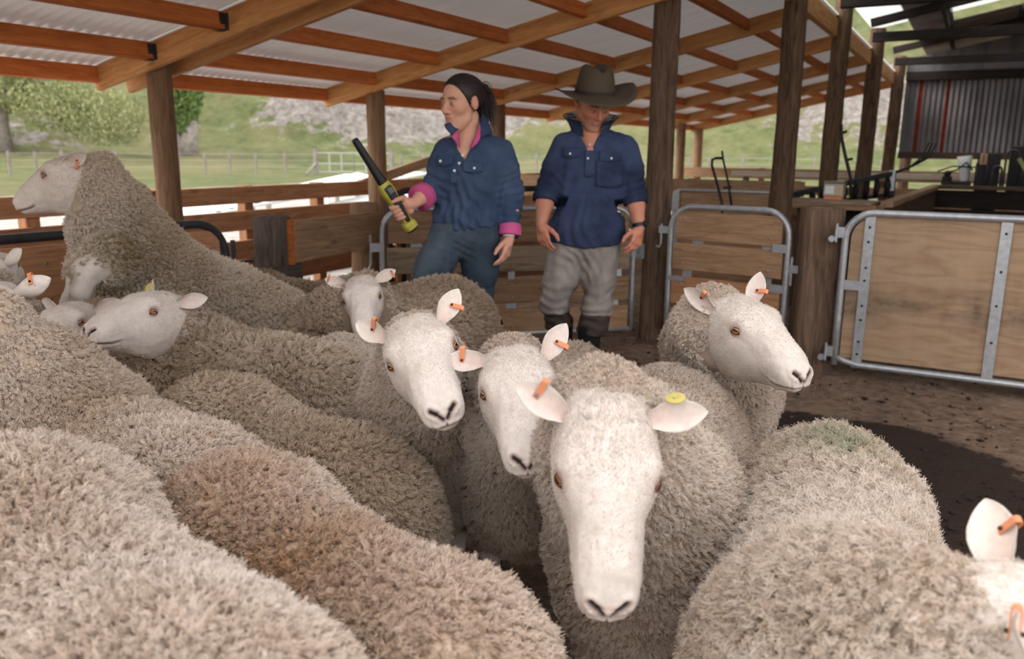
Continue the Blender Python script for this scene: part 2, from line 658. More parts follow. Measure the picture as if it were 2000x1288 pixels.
me.attributes.new('wet', 'FLOAT', 'POINT').data.foreach_set('value', wet.astype(np.float32))
tag(put(bpy.data.objects.new('floor', me)), 'trampled brown dirt floor of the covered yard', None, kind='structure')

xs, ys = np.linspace(-24, -5.35, 60), np.linspace(-14, 26, 100)
gx, gy = [a.ravel() for a in np.meshgrid(xs, ys)]
gz = -.035+.015*smoothnoise(np.stack([gx, gy, gx*0], 1), 61, .4, 3)
idx = np.arange(len(gx)).reshape(len(ys), len(xs))
Q = np.stack([idx[:-1, :-1], idx[:-1, 1:], idx[1:, 1:], idx[1:, :-1]], -1).reshape(-1, 4)
tag(put(bpy.data.objects.new('ground', mesh('ground', np.stack([gx, gy, gz], 1), Q, MAT['gravel'], True))), 'pale gravel yard outside the eave', None, kind='structure')

# ------------------------------------------------------------------ lean-to roof
SL = .2155
RZ = lambda x: 1.775+SL*(x+5.15)          # underside of the rafters
roof = thing('roof', (-3.2, 9, 0), 'lean-to roof of pine rafters, stained purlins and pale corrugated sheets', None, kind='structure')
upn = nrm(A(-SL, 0, 1))
RY = [-2.97, -.77, 1.43, 3.62, 5.85, 8.05, 10.25, 12.45, 14.65, 16.85]  # nearest bays, unseen, added behind the camera to dim the near sheep
xe, xu = -5.16, -1.42
rdepth = .152
for y in RY:
    ys_ = [y] if y not in (3.62,) else [y, y+.235]
    for q in ys_:
        e0 = A(xe-(0 if q == y else .0), q, RZ(xe)+rdepth/2*1.0)
        e1 = A(xu, q, RZ(xu)+rdepth/2)
        plank('rafter', e0, e1, .046, rdepth, MAT['pine'], roof, upn)
PX = [-5.137, -4.58, -3.94, -3.30, -2.64, -1.98]
ph = .105
for i, px in enumerate(PX):
    for k in range(len(RY)-1):
        y0 = RY[k]+.024+(.235 if k == 3 else 0)
        y1 = RY[k+1]-.024
        zc = RZ(px)+rdepth*1.02-ph/2-.004
        plank('purlin', A(px, y0, zc), A(px, y1, zc), .046, ph, MAT['stained'], roof, upn)
        if i and k == 2:
            mb = MB()
            for yy in (y1,):
                mb.box((px+.024, yy-.035, zc-ph/2-.002), (px+.028, yy, zc+ph/2-.01))
                mb.box((px-.024, yy-.035, zc-ph/2-.006), (px+.028, yy, zc-ph/2-.002))
                mb.box((px+.024, yy-.004, zc-ph/2-.002), (px+.06, yy-.001, zc+ph/2-.01))
            mb.build('joist_hanger', MAT['black_steel'], roof)
# upper beam along the old shed
plank('upper_beam', A(xu+.03, -3.0, RZ(xu)+.06), A(xu+.03, 18, RZ(xu)+.06), .06, .17, MAT['pine'], roof)
# corrugated sheets, one run per bay
yy = np.arange(-3.22, 17.05, .0095)
wave = .0105*np.cos((yy+3.22)/.076*2*PI)
for k in range(len(RY)-1):
    lo = -3.22 if k == 0 else RY[k]
    hi = 17.05 if k == len(RY)-2 else RY[k+1]+.0096
    s = (yy >= lo) & (yy <= hi)
    y_, w_ = yy[s], wave[s]
    xs2 = np.linspace(-5.26, xu+.06, 3)
    V = np.concatenate([np.stack([np.full(len(y_), x), y_, RZ(x)+rdepth*1.023+.0140+w_], 1) for x in xs2])
    n = len(y_)
    idx = np.arange(3*n).reshape(3, n)
    Q = np.stack([idx[:-1, :-1], idx[:-1, 1:], idx[1:, 1:], idx[1:, :-1]], -1).reshape(-1, 4)[:, ::-1]
    put(bpy.data.objects.new('roof_sheet', mesh('roof_sheet', V, Q, MAT['roof_sheet'], True)), roof)


def log_post(name, x, y, z0, z1, r, mat, label, lean=(0, 0), square=0.0, cat='post', group=None, seed=0, knob=.018):
    g = np.random.default_rng(seed+int(abs(x*100)))
    n, m_ = 18, max(6, int((z1-z0)/.14))
    V = []
    a = np.arange(n)*2*PI/n
    ph0 = g.uniform(0, 6.28, 4)
    for i in range(m_+1):
        t = i/m_
        z = z0+(z1-z0)*t
        rad = r*(1.04-.08*t)*(1+.035*np.sin(2*a+ph0[0])+.02*np.sin(3*a+ph0[1]+2*t)+.012*np.sin(7*a+ph0[2])+.02*math.sin(5*t*PI+ph0[3])+knob*np.sin(9*t*PI+3*a+ph0[1])*np.sin(17*t+2*a+ph0[2]))
        if square:
            q = 1/np.maximum(np.abs(np.cos(a-.4)), np.abs(np.sin(a-.4)))
            rad = rad*(1+(np.minimum(q, 1.28)-1.1)*square)
        c = A(x+lean[0]*(z-z0), y+lean[1]*(z-z0), z)
        V.append(np.stack([c[0]+rad*np.cos(a), c[1]+rad*np.sin(a), np.full(n, z)], 1))
    top = V[-1].copy()
    top = (top-top.mean(0))*.9+top.mean(0)
    top[:, 2] += .012
    V.append(top)
    m2 = m_+1
    Fc = [(i*n+k, i*n+(k+1) % n, (i+1)*n+(k+1) % n, (i+1)*n+k) for i in range(m2) for k in range(n)]
    Fc += [tuple(range(n))[::-1], tuple(range(m2*n, (m2+1)*n))]
    V = np.concatenate(V)-A(x, y, 0)
    # local x runs up the post so that the grain follows it
    R = Matrix.Translation((x, y, 0)) @ Matrix.Rotation(-PI/2, 4, 'Y')
    V = xf(Matrix.Rotation(PI/2, 4, 'Y'), V)
    me = mesh(name, V, Fc, MAT[mat], True)
    o = put(bpy.data.objects.new(name, me), None, R)
    return tag(o, label, cat, group)


log_post('timber_post', -4.69, 3.735, -.1, RZ(-4.69)+.12, .084, 'pale_post', 'round timber post holding the paired rafters beyond the rearing sheep')
log_post('timber_post', -4.66, 5.93, -.1, RZ(-4.66)+.02, .082, 'pale_post', 'round timber eave post behind the raised black wand')
log_post('timber_post', -4.68, 8.12, -.1, RZ(-4.68)+.02, .082, 'pale_post', 'round timber eave post behind the ponytail')
log_post('timber_post', -4.68, 10.33, -.1, RZ(-4.68)+.02, .08, 'pale_post', 'round timber eave post behind the man in the hat')
log_post('timber_post', -4.68, 14.7, -.1, RZ(-4.68)+.02, .085, 'pale_post', 'round timber eave post behind the big square post')
log_post('timber_post', -5.0, 16.85, -.1, RZ(-5.0)+.02, .1, 'pale_post', 'thin round post at the far corner of the eave')
log_post('timber_post', -2.05, 5.97, -.1, 2.75, .105, 'old_post', 'thick dark squared post beside the man in the hat', lean=(.0, 0), square=.75)
for i, (x, y, z1, r, lb) in enumerate(((-1.36, 7.0, 3.05, .088, 'rough knotty brown post, nearest of the row along the old shed'),
                                      (-1.34, 9.25, 3.05, .092, 'dark rough post second in the row along the old shed'),
                                      (-1.34, 12.3, 3.0, .1, 'dark rough post third in the row along the old shed'),
                                      (-1.34, 15.9, 3.0, .105, 'dark rough post fourth in the row along the old shed'),
                                      (-1.31, 19.3, 2.9, .11, 'dark post at the left edge of the corrugated wall'))):
    log_post('timber_post', x, y, -.1, z1, r, 'bark_post', lb, lean=(.004*i, 0), seed=i, knob=.06)

# ------------------------------------------------------------------ gates
_BOLT = {}


def bolt(parent, p, r=.009, mat='bolt'):
    """a dome-head bolt at p"""
    if (r, mat) not in _BOLT:
        _BOLT[(r, mat)] = MB().ball((0, 0, 0), r, 6).build('bolt', MAT[mat], obj=False, smooth=True)
    return put(bpy.data.objects.new('bolt', _BOLT[(r, mat)]), parent, Matrix.Translation(Vector([float(c) for c in p])))


def gate_frame_path(p0, p1, z0, z1, R):
    d = nrm(p1-p0)
    L = np.linalg.norm(p1-p0)
    q = lambda s, z: A(p0[0]+d[0]*s, p0[1]+d[1]*s, z)
    up = A(0, 0, 1)
    pts = [q(0, z0), q(0, z0+.3*(z1-z0)), q(0, z1-R)]
    pts += arc(q(R, z1-R), R, 180, 90, 8, d, up)[1:]
    pts += [q(L/2, z1)]
    pts += arc(q(L-R, z1-R), R, 90, 0, 8, d, up)
    pts += [q(L, z0+.3*(z1-z0)), q(L, z0)]
    return pts, q, d


def board_gate(name, label, p0, p1, z0, z1, boards, bmat, fmat='galv', R=.17, r=.021, face=-1, bolts=(.1, .9), brackets=()):
    """tubular gate with bolted boards; p0,p1 ends; boards = list of (z lo, z hi)"""
    p0, p1 = A(*p0, 0), A(*p1, 0)
    pts, q, d = gate_frame_path(p0, p1, z0, z1, R)
    L = float(np.linalg.norm(p1-p0))
    nv = A(-d[1], d[0], 0)
    if np.dot(nv, -p0) < 0: nv = -nv       # towards the camera side
    g = thing(name, (p0[0], p0[1], 0), label, 'gate')
    MB().tube(pts, r, 12).build('frame', MAT[fmat], g, smooth=True)
    MB().tube([q(0, z0+.012), q(L/2, z0+.012), q(L, z0+.012)], r*.85, 10).build('bottom_rail', MAT[fmat], g, smooth=True)
    for k, (lo, hi) in enumerate(boards):
        ins = .03 if hi < z1-R*.6 else .045
        P0, P1 = q(ins, (lo+hi)/2), q(L-ins, (lo+hi)/2)
        b = plank('board', P0, P1, .026, hi-lo, MAT[bmat if isinstance(bmat, str) else bmat[k % len(bmat)]], g, ch=.003)
        for s in bolts:
            for zz in (lo+.25*(hi-lo), hi-.25*(hi-lo)):
                bolt(b, q(s*L, zz)+nv*.014)
    for s, lo, hi, w in brackets:
        mb = MB()
        c = q(s*L, (lo+hi)/2)-nv*.016
        mb.beam(q(s*L-w/2, (lo+hi)/2)-nv*.017, q(s*L+w/2, (lo+hi)/2)-nv*.017, .006, hi-lo)
        mb.build('bracket', MAT['galv'], g)
    return g, q, d, nv, L


# the long ply gate on the right
g = thing('ply_gate', (-.66, 5.47, 0), 'long galvanised tube gate clad in one plywood sheet with steel straps', 'gate')
p0, p1, z0, z1, R = A(-.655, 5.47, 0), A(1.75, 5.47, 0), .085, 1.055, .16
pts, q, d = gate_frame_path(p0, p1, z0, z1, R)
MB().tube(pts, .022, 14).build('frame', MAT['galv'], g, smooth=True)
MB().tube([q(0, z0+.05), q(.06, z0+.03), q(.14, z0+.012), q(1.2, z0+.012), q(2.4, z0+.012)], .02, 12).build('bottom_rail', MAT['galv'], g, smooth=True)
# ply sheet with its rounded corner
prof = [(.03, z0+.05), (2.37, z0+.05), (2.37, z1-.02)]
for a in np.radians(np.linspace(90, 180, 8)): prof.append((R+.01+(R-.022)*math.cos(a), z1-R+(R-.022)*math.sin(a)))
V = np.array([(p0[0]+s, 5.476, z) for s, z in prof]+[(p0[0]+s, 5.488, z) for s, z in prof])
n = len(prof)
Fc = [tuple(range(n)), tuple(range(2*n-1, n-1, -1))]+[(i, i+n, (i+1) % n+n, (i+1) % n) for i in range(n)]
put(bpy.data.objects.new('ply_sheet', mesh('ply_sheet', V, Fc, MAT['plywood'])), g)
for s in (.135, .855, 1.6, 2.2):
    mb = MB()
    mb.box((p0[0]+s-.029, 5.462, z0-.005), (p0[0]+s+.029, 5.470, z1+.004))
    st = mb.build('strap', MAT['galv'], g)
    for zz in ((.97, .88, .72, .64, .48, .39, .25, .17) if s < .5 else (.97, .75, .55, .33)):
        bolt(st, A(p0[0]+s, 5.460, zz), .0085, 'dark_steel')
mb = MB()
mb.box((p0[0]+.0, 5.455, .575), (p0[0]+.12, 5.462, .635))
mb.build('tie_plate', MAT['galv'], g)
for zz in (.93, .17):
    mb = MB()
    mb.box((p0[0]-.062, 5.45, zz-.032), (p0[0]-.005, 5.49, zz+.032))
    mb.tube([A(p0[0]-.052, 5.447, zz+.055), A(p0[0]-.052, 5.447, zz-.06)], .008, 8)
    h = mb.build('hinge', MAT['galv'], g)
    mb = MB()
    M = Matrix.Translation((p0[0]-.075, 5.44, zz-.04)) @ Matrix.Rotation(PI/2, 4, 'X')
    mb.lathe([(.007, -.012), (.02, -.012), (.02, .012), (.007, .012)], 12, M)
    mb.tube([A(p0[0]-.075, 5.44, zz-.04), A(p0[0]-.075, 5.52, zz-.04)], .007, 8)
    mb.build('gudgeon', MAT['galv'], h)
log_post('gate_post', -.83, 5.62, -.1, 1.065, .135, 'old_post', 'stout weathered post hanging the ply gate', square=1.0)
log_post('gate_post', 1.95, 5.55, -.1, 1.1, .13, 'old_post', 'stout weathered latch post at the outer end of the ply gate', square=1.0)

BD4 = [(.115, .285), (.335, .515), (.575, .765), (.80, 1.005)]
g2, q2, d2, n2, L2 = board_gate('pen_gate', 'small galvanised tube gate with wide boards between the two thick posts', (-1.86, 5.72), (-1.015, 5.60), .08, 1.035,
                                [(.10, .285), (.335, .535), (.585, .775), (.80, 1.0)], ['board', 'board_red', 'board', 'board'], bolts=(.13, .86),
                                brackets=((.16, .53, .59, .07), (.84, .53, .59, .07), (.24, .77, .82, .08), (.84, .77, .82, .09)))
for zz in (.79, .52):
    MB().beam(q2(L2-.10, zz)+n2*.018, q2(L2-.005, zz)+n2*.018, .006, .055).build('strap', MAT['galv'], g2)
MB().beam(q2(.0, .52)+n2*.018, q2(.13, .52)+n2*.018, .006, .035).build('strap', MAT['galv'], g2)
mb = MB()
mb.tube([q2(L2+.03, .74), q2(L2+.03, .55)], .010, 8)
mb.beam(q2(L2+.0, .66), q2(L2+.1, .66), .03, .05)
mb.build('hinge', MAT['galv'], g2)
mb = MB()
mb.beam(q2(-.09, .86), q2(0, .86), .03, .05)
mb.tube([q2(-.075, .9), q2(-.075, .76), q2(-.09, .73), q2(-.11, .74)], .008, 8)
mb.build('latch', MAT['galv'], g2)

gm, qm, dm, nm, Lm = board_gate('pen_gate', 'wide galvanised tube gate standing ajar behind the two people', (-3.56, 4.56), (-2.17, 5.80), .075, 1.005,
                                [(.095, .27), (.315, .49), (.55, .735), (.765, .97)], ['board', 'board', 'board_grey', 'board'], bolts=(.13, .5, .90),
                                brackets=((.13, .26, .33, .08), (.5, .26, .33, .07), (.5, .48, .56, .05), (.13, .5, .56, .08), (.92, .27, .33, .1), (.93, .49, .56, .1), (.13, .735, .78, .08), (.5, .06, .11, .06), (.85, .06, .11, .06)))
mb = MB()
mb.beam(qm(-.085, .74), qm(0, .74), .035, .06)
mb.tube([qm(-.08, .83), qm(-.08, .62), qm(-.1, .58), qm(-.125, .6)], .009, 8)
mb.build('latch', MAT['galv'], gm)
mb = MB()
mb.box((-2.17, 5.84, .62), (-2.10, 5.865, .73))
mb.tube([A(-2.17, 5.80, .64), A(-2.17, 5.80, .72)], .028, 10)
h = mb.build('keeper_plate', MAT['galv'], gm)

gl, ql, dl, nl, Ll = board_gate('pen_gate', 'dark tube gate with broad boards behind the rearing sheep', (-4.08, 1.55), (-3.93, 3.50), .08, .975,
                                [(.11, .27), (.33, .49), (.57, .93)], ['board_red', 'board_red', 'board_red'], 'black_steel', R=.2, r=.026, bolts=(.05, .45, .8, .95))
mb = MB()
mb.tube([ql(Ll+.06, .86), ql(Ll+.06, .66)], .014, 8)
mb.tube([ql(Ll+.0, .72), ql(Ll+.2, .72)], .01, 8)
mb.build('hinge', MAT['black_steel'], gl)

log_post('fence_post', -3.80, 3.77, -.1, .985, .118, 'black_post', 'black weathered round post with a sawn top beside the rearing sheep')
log_post('fence_post', -3.82, 4.70, -.1, 1.02, .105, 'pale_post', 'pale grey round post at the end of the short board fence')

# short board fence between the two posts
f = thing('board_fence', (-3.7, 4.2, 0), 'short fence of thick weathered boards between black post and pale post', 'fence')
for zc, h in ((.845, .26), (.40, .14), (.18, .14)):
    plank('board', A(-3.655, 3.80, zc), A(-3.715, 4.72, zc), .045, h, MAT['board'], f)
mb = MB()
mb.box((-3.71, 3.775, .70), (-3.65, 3.80, .98))
mb.build('end_block', MAT['stained'], f)
plank('bearer', A(-3.73, 3.62, .64), A(-3.73, 3.9, .64), .09, .12, MAT['black_post'], f)

# pipe gate (grey hoop) behind
g = thing('pipe_gate', (-3.95, 5.2, 0), 'grey hooped pipe gate with boards standing behind the pale post', 'gate')
pts, q, d = gate_frame_path(A(-3.98, 5.2, 0), A(-3.1, 6.6, 0), .1, 1.09, .16)
MB().tube(pts, .025, 10).build('frame', MAT['dark_steel'], g, smooth=True)
L_ = 1.65
for lo, hi in ((.12, .28), (.34, .50), (.56, .74), (.80, 1.03)):
    plank('board', q(.05, (lo+hi)/2), q(L_-.05, (lo+hi)/2), .025, hi-lo, MAT['board_red'], g)
mb = MB()
mb.beam(q(.1, .1), q(.1, 1.06), .04, .05, up=(1, 0, 0))
mb.build('upright', MAT['dark_steel'], g)

# ------------------------------------------------------------------ outer rail fences
def rail_fence(name, label, p0, p1, rails, posts, mat='board_red', th=.045, pw=.09, ph=1.12, group=None, pmat=None):
    p0, p1 = A(*p0, 0), A(*p1, 0)
    f = thing(name, ((p0[0]+p1[0])/2, (p0[1]+p1[1])/2, 0), label, 'fence', group)
    d = nrm(p1-p0)
    nv = A(-d[1], d[0], 0)
    if np.dot(nv, -(p0+p1)/2) < 0: nv = -nv
    L = float(np.linalg.norm(p1-p0))
    for zc, h in rails:
        # rails are laid in lengths butted on the posts
        n = max(1, round(L/3.2))
        for i in range(n):
            plank('rail', p0+d*(L*i/n)+A(0, 0, zc), p0+d*(L*(i+1)/n-.004)+A(0, 0, zc), th, h, MAT[mat], f)
    for s in posts:
        c = p0+d*s-nv*(th/2+pw/2)
        plank('post', A(c[0], c[1], -.05), A(c[0], c[1], ph), pw, pw, MAT[pmat or mat], f)
    return f


rail_fence('rail_fence', 'long brown rail fence under the eave beyond the pens', (-5.0, .9), (-5.0, 10.4),
           ((1.05, .13), (.85, .15), (.62, .15), (.40, .15), (.16, .15)), (.6, 2.1, 3.05, 3.85, 4.68, 5.6, 6.6, 7.6, 8.6, 9.4), pmat='board_red')
rail_fence('rail_fence', 'cross fence of brown boards beyond the big squared post', (-5.0, 8.9), (-1.5, 8.9),
           ((1.04, .15), (.85, .17), (.62, .17), (.38, .17), (.15, .15)), (.1, 1.2, 2.3, 3.4), mat='board')
rail_fence('rail_fence', 'far pale board fence at the back of the yards between the roof posts', (-4.9, 15.5), (1.5, 15.5),
           ((1.02, .18), (.74, .16), (.5, .16), (.25, .16)), (.3, 1.5, 2.7, 3.9, 5.1), mat='board')
plank('loose_board', A(-5.06, 6.05, 1.05), A(-4.72, 6.85, 1.30), .05, .09, MAT['board'])
o = bpy.data.objects['loose_board']
tag(o, 'loose sawn board leaning on the top rail behind the wand', 'board')
# pipe rail gate behind the small gate
g = thing('pipe_gate', (-2.6, 8.3, 0), 'flat pipe and board gate behind the small pen gate', 'gate')
mb = MB()
mb.tube([A(-2.62, 8.1, .05), A(-2.62, 8.1, 1.0), A(-2.58, 8.1, 1.035), A(-1.5, 8.1, 1.035)], .016, 8)
mb.tube([A(-2.62, 8.1, .3), A(-1.5, 8.1, .3)], .014, 8)
mb.build('frame', MAT['galv'], g, smooth=True)
MB().box((-2.62, 8.085, .3), (-2.56, 8.092, 1.03)).build('strap', MAT['galv'], g)
for lo, hi in ((.1, .3), (.36, .56), (.6, .78), (.82, 1.02)):
    plank('board', A(-2.7, 8.12, (lo+hi)/2), A(-1.5, 8.12, (lo+hi)/2), .025, hi-lo, MAT['board'], g)

# pale rail beyond
f = thing('pale_rail', (-2, 13, 0), 'long pale timber rail running behind the roof posts', 'rail')
plank('rail', A(-3.2, 12.6, 1.09), A(2.5, 13.6, 1.09), .05, .08, MAT['cream_paint'], f)
for x in (-3.0, -1.0, 1.0):
    plank('post', A(x, 12.66+(x+3.2)*.175, 0), A(x, 12.66+(x+3.2)*.175, 1.06), .08, .08, MAT['pale_post'], f)

# loose clods and bits trodden into the floor
g = np.random.default_rng(77)
n = 2600
cx_, cy_ = g.uniform(-2.6, 2.2, n), g.uniform(2.6, 6.4, n)
r_ = g.gamma(1.6, .0028, n)+.0025
oct_v = np.array([(1, 0, 0), (0, 1, 0), (-1, 0, 0), (0, -1, 0), (0, 0, 1), (0, 0, -1)], float)
oct_f = np.array([(0, 1, 4), (1, 2, 4), (2, 3, 4), (3, 0, 4), (1, 0, 5), (2, 1, 5), (3, 2, 5), (0, 3, 5)])
V = (oct_v[None]*g.uniform(.6, 1.4, (n, 6, 1)))*(r_[:, None, None]*A(1.3, 1.3, .7))+np.stack([cx_, cy_, r_*.25], 1)[:, None]
Fc = (oct_f[None]+6*np.arange(n)[:, None, None]).reshape(-1, 3)
me = mesh('dirt_clods', V.reshape(-1, 3), Fc, MAT['dirt'])
me.attributes.new('wet', 'FLOAT', 'POINT').data.foreach_set('value', np.repeat(np.maximum(g.choice([0, .35, .9], n, p=[.5, .2, .3]), ((cx_+.05)**2/.7+(cy_-3.9)**2/.9 < 1)*1.4), 6).astype(np.float32))
tag(put(bpy.data.objects.new('dirt_clods', me)), 'loose dirt clods and bits trodden over the yard floor', 'dirt', kind='stuff')

# ------------------------------------------------------------------ old shed on the right
sh = thing('old_shed_roof', (1, 10, 0), 'dark rusty corrugated roof of the old shed on heavy black beams', None, kind='structure')
OZ = lambda y: 2.96
for i, yb in enumerate((3.4, 5.9, 8.5, 11.2, 14.3, 17.6)):
    plank('tie_beam', A(-1.25, yb, 2.77), A(5.5, yb, 2.77), .08, .11, MAT['dark_timber'], sh)
    plank('rafter', A(-1.3, yb+.12, 2.95), A(5.5, yb+.12, 4.31), .06, .10, MAT['dark_timber'], sh)
for x in (-.55, .35, 1.25, 2.15, 3.05, 3.95, 4.85):
    plank('purlin', A(x, 2.5, 3.02+.2*(x+1.25)), A(x, 19, 3.02+.2*(x+1.25)), .05, .075, MAT['dark_timber'], sh)
ys2 = np.arange(2.4, 19.2, .019)  # roof run forward out of view, added to darken the right side
for k in range(6):
    lo, hi = 2.4+2.8*k, 2.4+2.8*(k+1)+.02
    s = (ys2 >= lo) & (ys2 <= hi)
    y_ = ys2[s]
    for (xa, xb) in (((-.98, 2.2), (2.1, 5.6)) if k != 3 else ((-.98, -.48), (1.18, 5.6))):
        V = np.concatenate([np.stack([np.full(len(y_), x), y_, 3.075+.2*(x+1.25)+.012*np.cos(y_/.076*2*PI)], 1) for x in (xa, xb)])
        n = len(y_)
        i0 = np.arange(n-1)
        Q = np.stack([i0, i0+1, i0+1+n, i0+n], 1)[:, ::-1]
        put(bpy.data.objects.new('roof_sheet', mesh('roof_sheet', V, Q, MAT['old_sheet'], True)), sh)
# clear sheets let into the old roof
for xa, xb, ya, yb in ((-1.40, -.98, 6.2, 12.5), (-.5, .3, 11.0, 12.6), (.4, 1.2, 11.2, 12.6), (-.5, .3, 13.8, 15.2)):
    y_ = np.arange(ya, yb, .019)
    V = np.concatenate([np.stack([np.full(len(y_), x), y_, 3.06+.2*(x+1.25)+.012*np.cos(y_/.076*2*PI)], 1) for x in (xa, xb)])
    i0 = np.arange(len(y_)-1)
    Q = np.stack([i0, i0+1, i0+1+len(y_), i0+len(y_)], 1)[:, ::-1]
    put(bpy.data.objects.new('clear_sheet', mesh('clear_sheet', V, Q, MAT['skylight'], True)), sh)
# corrugated wall panel with two red stripes
w = thing('wall_corrugated', (0, 16, 0), 'rusty grey corrugated wall panel with two red painted stripes', None, kind='structure')
xs2 = np.arange(-1.19, 5.6, .0125)
stripe = lambda x: (abs(x+.945) < .036) or (abs(x+.535) < .032)
for name, sel, mat in (('wall_sheet', [not stripe(x) for x in xs2], 'wall_sheet'), ('painted_rib', [stripe(x) for x in xs2], 'red_paint')):
    V, Fc = [], []
    for i in range(len(xs2)-1):
        if sel[i]:
            b = len(V)
            for x in (xs2[i], xs2[i+1]):
                yv = 16+.014*math.cos(x/.085*2*PI)
                V += [(x, yv, 1.42), (x, yv, 2.66)]
            Fc.append((b, b+2, b+3, b+1))
    put(bpy.data.objects.new(name, mesh(name, V, Fc, MAT[mat])), w)
V = [(-1.2, 16.02, 2.7), (5.6, 16.02, 2.7), (5.6, 16.02, 4.3), (-1.2, 16.02, 2.97)]
put(bpy.data.objects.new('gable_sheet', mesh('gable_sheet', V+[(x, y+.02, z) for x, y, z in V], [(0, 1, 2, 3), (7, 6, 5, 4), (0, 3, 7, 4), (1, 5, 6, 2), (3, 2, 6, 7), (0, 4, 5, 1)], MAT['wall_sheet'])), w)
plank('top_plate', A(-1.19, 15.95, 2.68), A(5.6, 15.95, 2.68), .1, .14, MAT['dark_timber'], w)
plank('bottom_plate', A(-1.19, 15.95, 1.37), A(5.6, 15.95, 1.37), .08, .11, MAT['old_ply'], w)
wl = thing('wall_right', (5.6, 10, 0), 'dark boarded side wall of the old shed', None, kind='structure')
for i in range(45):
    plank('wall_board', A(5.6, 5.3+i*.31, 0), A(5.6, 5.3+i*.31, 4.3), .30, .03, MAT['dark_timber'], wl, up=(1, 0, 0))

# timber pen (sorting box) behind the ply gate
pn = thing('timber_pen', (.6, 9.9, 0), 'dark boarded pen with a raised rim behind the ply gate', 'pen')
for z in (.12, .36, .60, .84):
    plank('wall_board', A(-.62, 7.75, z), A(-.42, 12.0, z), .04, .225, MAT['old_ply'], pn)
    plank('wall_board', A(-.42, 12.0, z), A(4.2, 11.8, z), .04, .225, MAT['dark_timber'], pn)
plank('rim', A(-.62, 7.7, .985), A(-.42, 12.05, .985), .10, .05, MAT['board'], pn)
plank('rim', A(-.46, 12.0, .99), A(4.2, 11.8, .99), .14, .05, MAT['old_ply'], pn)
fl = MB().box((-.6, 7.8, .02), (4.2, 11.9, .06)).build('pen_floor', MAT['dark_timber'], pn)
# ledge
lg = thing('work_ledge', (-1.0, 7.9, 0), 'pale plywood ledge carrying the small tub', 'shelf')
plank('ledge_top', A(-1.46, 7.95, .985), A(-.70, 7.81, .985), .36, .03, MAT['board_grey'], lg)
plank('ledge_front', A(-1.46, 7.79, .95), A(-.70, 7.65, .95), .02, .05, MAT['board'], lg)
for x, y in ((-1.35, 7.92), (-.76, 7.81)):
    plank('ledge_leg', A(x, y, 0), A(x, y, .97), .07, .07, MAT['old_ply'], lg)
MB().box((-1.30, 7.98, .25), (-.76, 8.1, .93)).build('ledge_back', MAT['rubber'], lg)
# tub
tb = thing('tub', (-1.07, 7.86, 1.0), 'small square clear tub with white label and amber base on the ledge', 'tub')
MB().box((-1.145, 7.79, 1.0), (-.995, 7.94, 1.035), ch=.006).build('amber_base', MAT['orange_tag'], tb)
MB().box((-1.15, 7.785, 1.035), (-.99, 7.945, 1.145), ch=.006).build('tub_body', plain('tub_clear', sc(186, 170, 140), .3, 0, .4, .05), tb)
MB().box((-1.155, 7.78, 1.145), (-.985, 7.95, 1.165), ch=.004).build('lid', plain('tub_lid', sc(120, 112, 120), .4), tb)
MB().box((-1.14, 7.782, 1.055), (-1.065, 7.785, 1.125)).build('paper_label', MAT['white_paint'], tb)
# rubber flap race
rc = thing('flap_race', (-1.0, 9.0, 0), 'sloping black race frame hung with rubber flaps', 'race')
b0, b1 = A(-1.75, 8.3, .95), A(-.70, 9.1, 1.215)
plank('top_bar', b0, b1, .05, .05, MAT['dark_steel'], rc)
plank('bottom_bar', b0-A(0, 0, .08), b1-A(0, 0, .21), .04, .04, MAT['dark_steel'], rc)
for i in range(8):
    t = .36+.085*i
    c = b0+(b1-b0)*t
    h = .05+.17*t
    mb = MB()
    mb.tube([c+A(0, -.02, -.02), c+A(.012, -.05, -h*.5), c+A(.0, -.03, -h)], [.02, .033, .022], 8)
    mb.build('rubber_flap', MAT['rubber'], rc, smooth=True)
plank('end_plate', b1+A(-.01, -.03, .03), b1+A(-.005, -.03, -.17), .06, .012, MAT['galv'], rc)
for p in (b0, b1): plank('race_leg', A(p[0], p[1], 0), A(p[0], p[1], p[2]), .05, .05, MAT['dark_steel'], rc)
mb = MB()
for k in range(3):
    o_ = A(.03*k, .1*k, 0)
    mb.tube([b1+A(-.05, 0, 0)+o_, b1+A(.12, .15, .05+.02*k)+o_, b1+A(.22, .35, .16)+o_, b1+A(.26, .5, .30)+o_], .009, 6)
mb.build('air_hose', MAT['rubber'], rc, smooth=True)


def lever(label, pts, r, extra=()):
    t = thing('pull_lever', pts[0], label, 'lever')
    MB().tube(pts, r, 8).build('bar', MAT['dark_steel'], t, smooth=True)
    for e in extra:
        MB().tube(e, r*.8, 8).build('catch', MAT['dark_steel'], t, smooth=True)


Y = 8.0
lever('bent black hand lever with a hooked top above the small pen gate', [A(-2.07, Y, .55), A(-2.10, Y, .91), A(-2.16, Y, 1.1), A(-2.225, Y, 1.28), A(-2.225, Y, 1.335), A(-2.19, Y, 1.35), A(-2.13, Y, 1.35)], .013,
      [[A(-2.135, Y, 1.42), A(-2.12, Y, 1.34), A(-2.05, Y, 1.1), A(-2.01, Y, .9)], [A(-2.1, Y, 1.07), A(-2.02, Y, 1.08)]])
lever('tall straight black lever with two catches between the roof posts', [A(-.94, Y, 1.0), A(-.965, Y, 1.2), A(-1.03, Y, 1.4), A(-1.075, Y, 1.56), A(-1.085, Y, 1.66)], .015,
      [[A(-1.075, Y, 1.58), A(-1.03, Y, 1.6)], [A(-1.01, Y, 1.35), A(-.96, Y, 1.36)]])

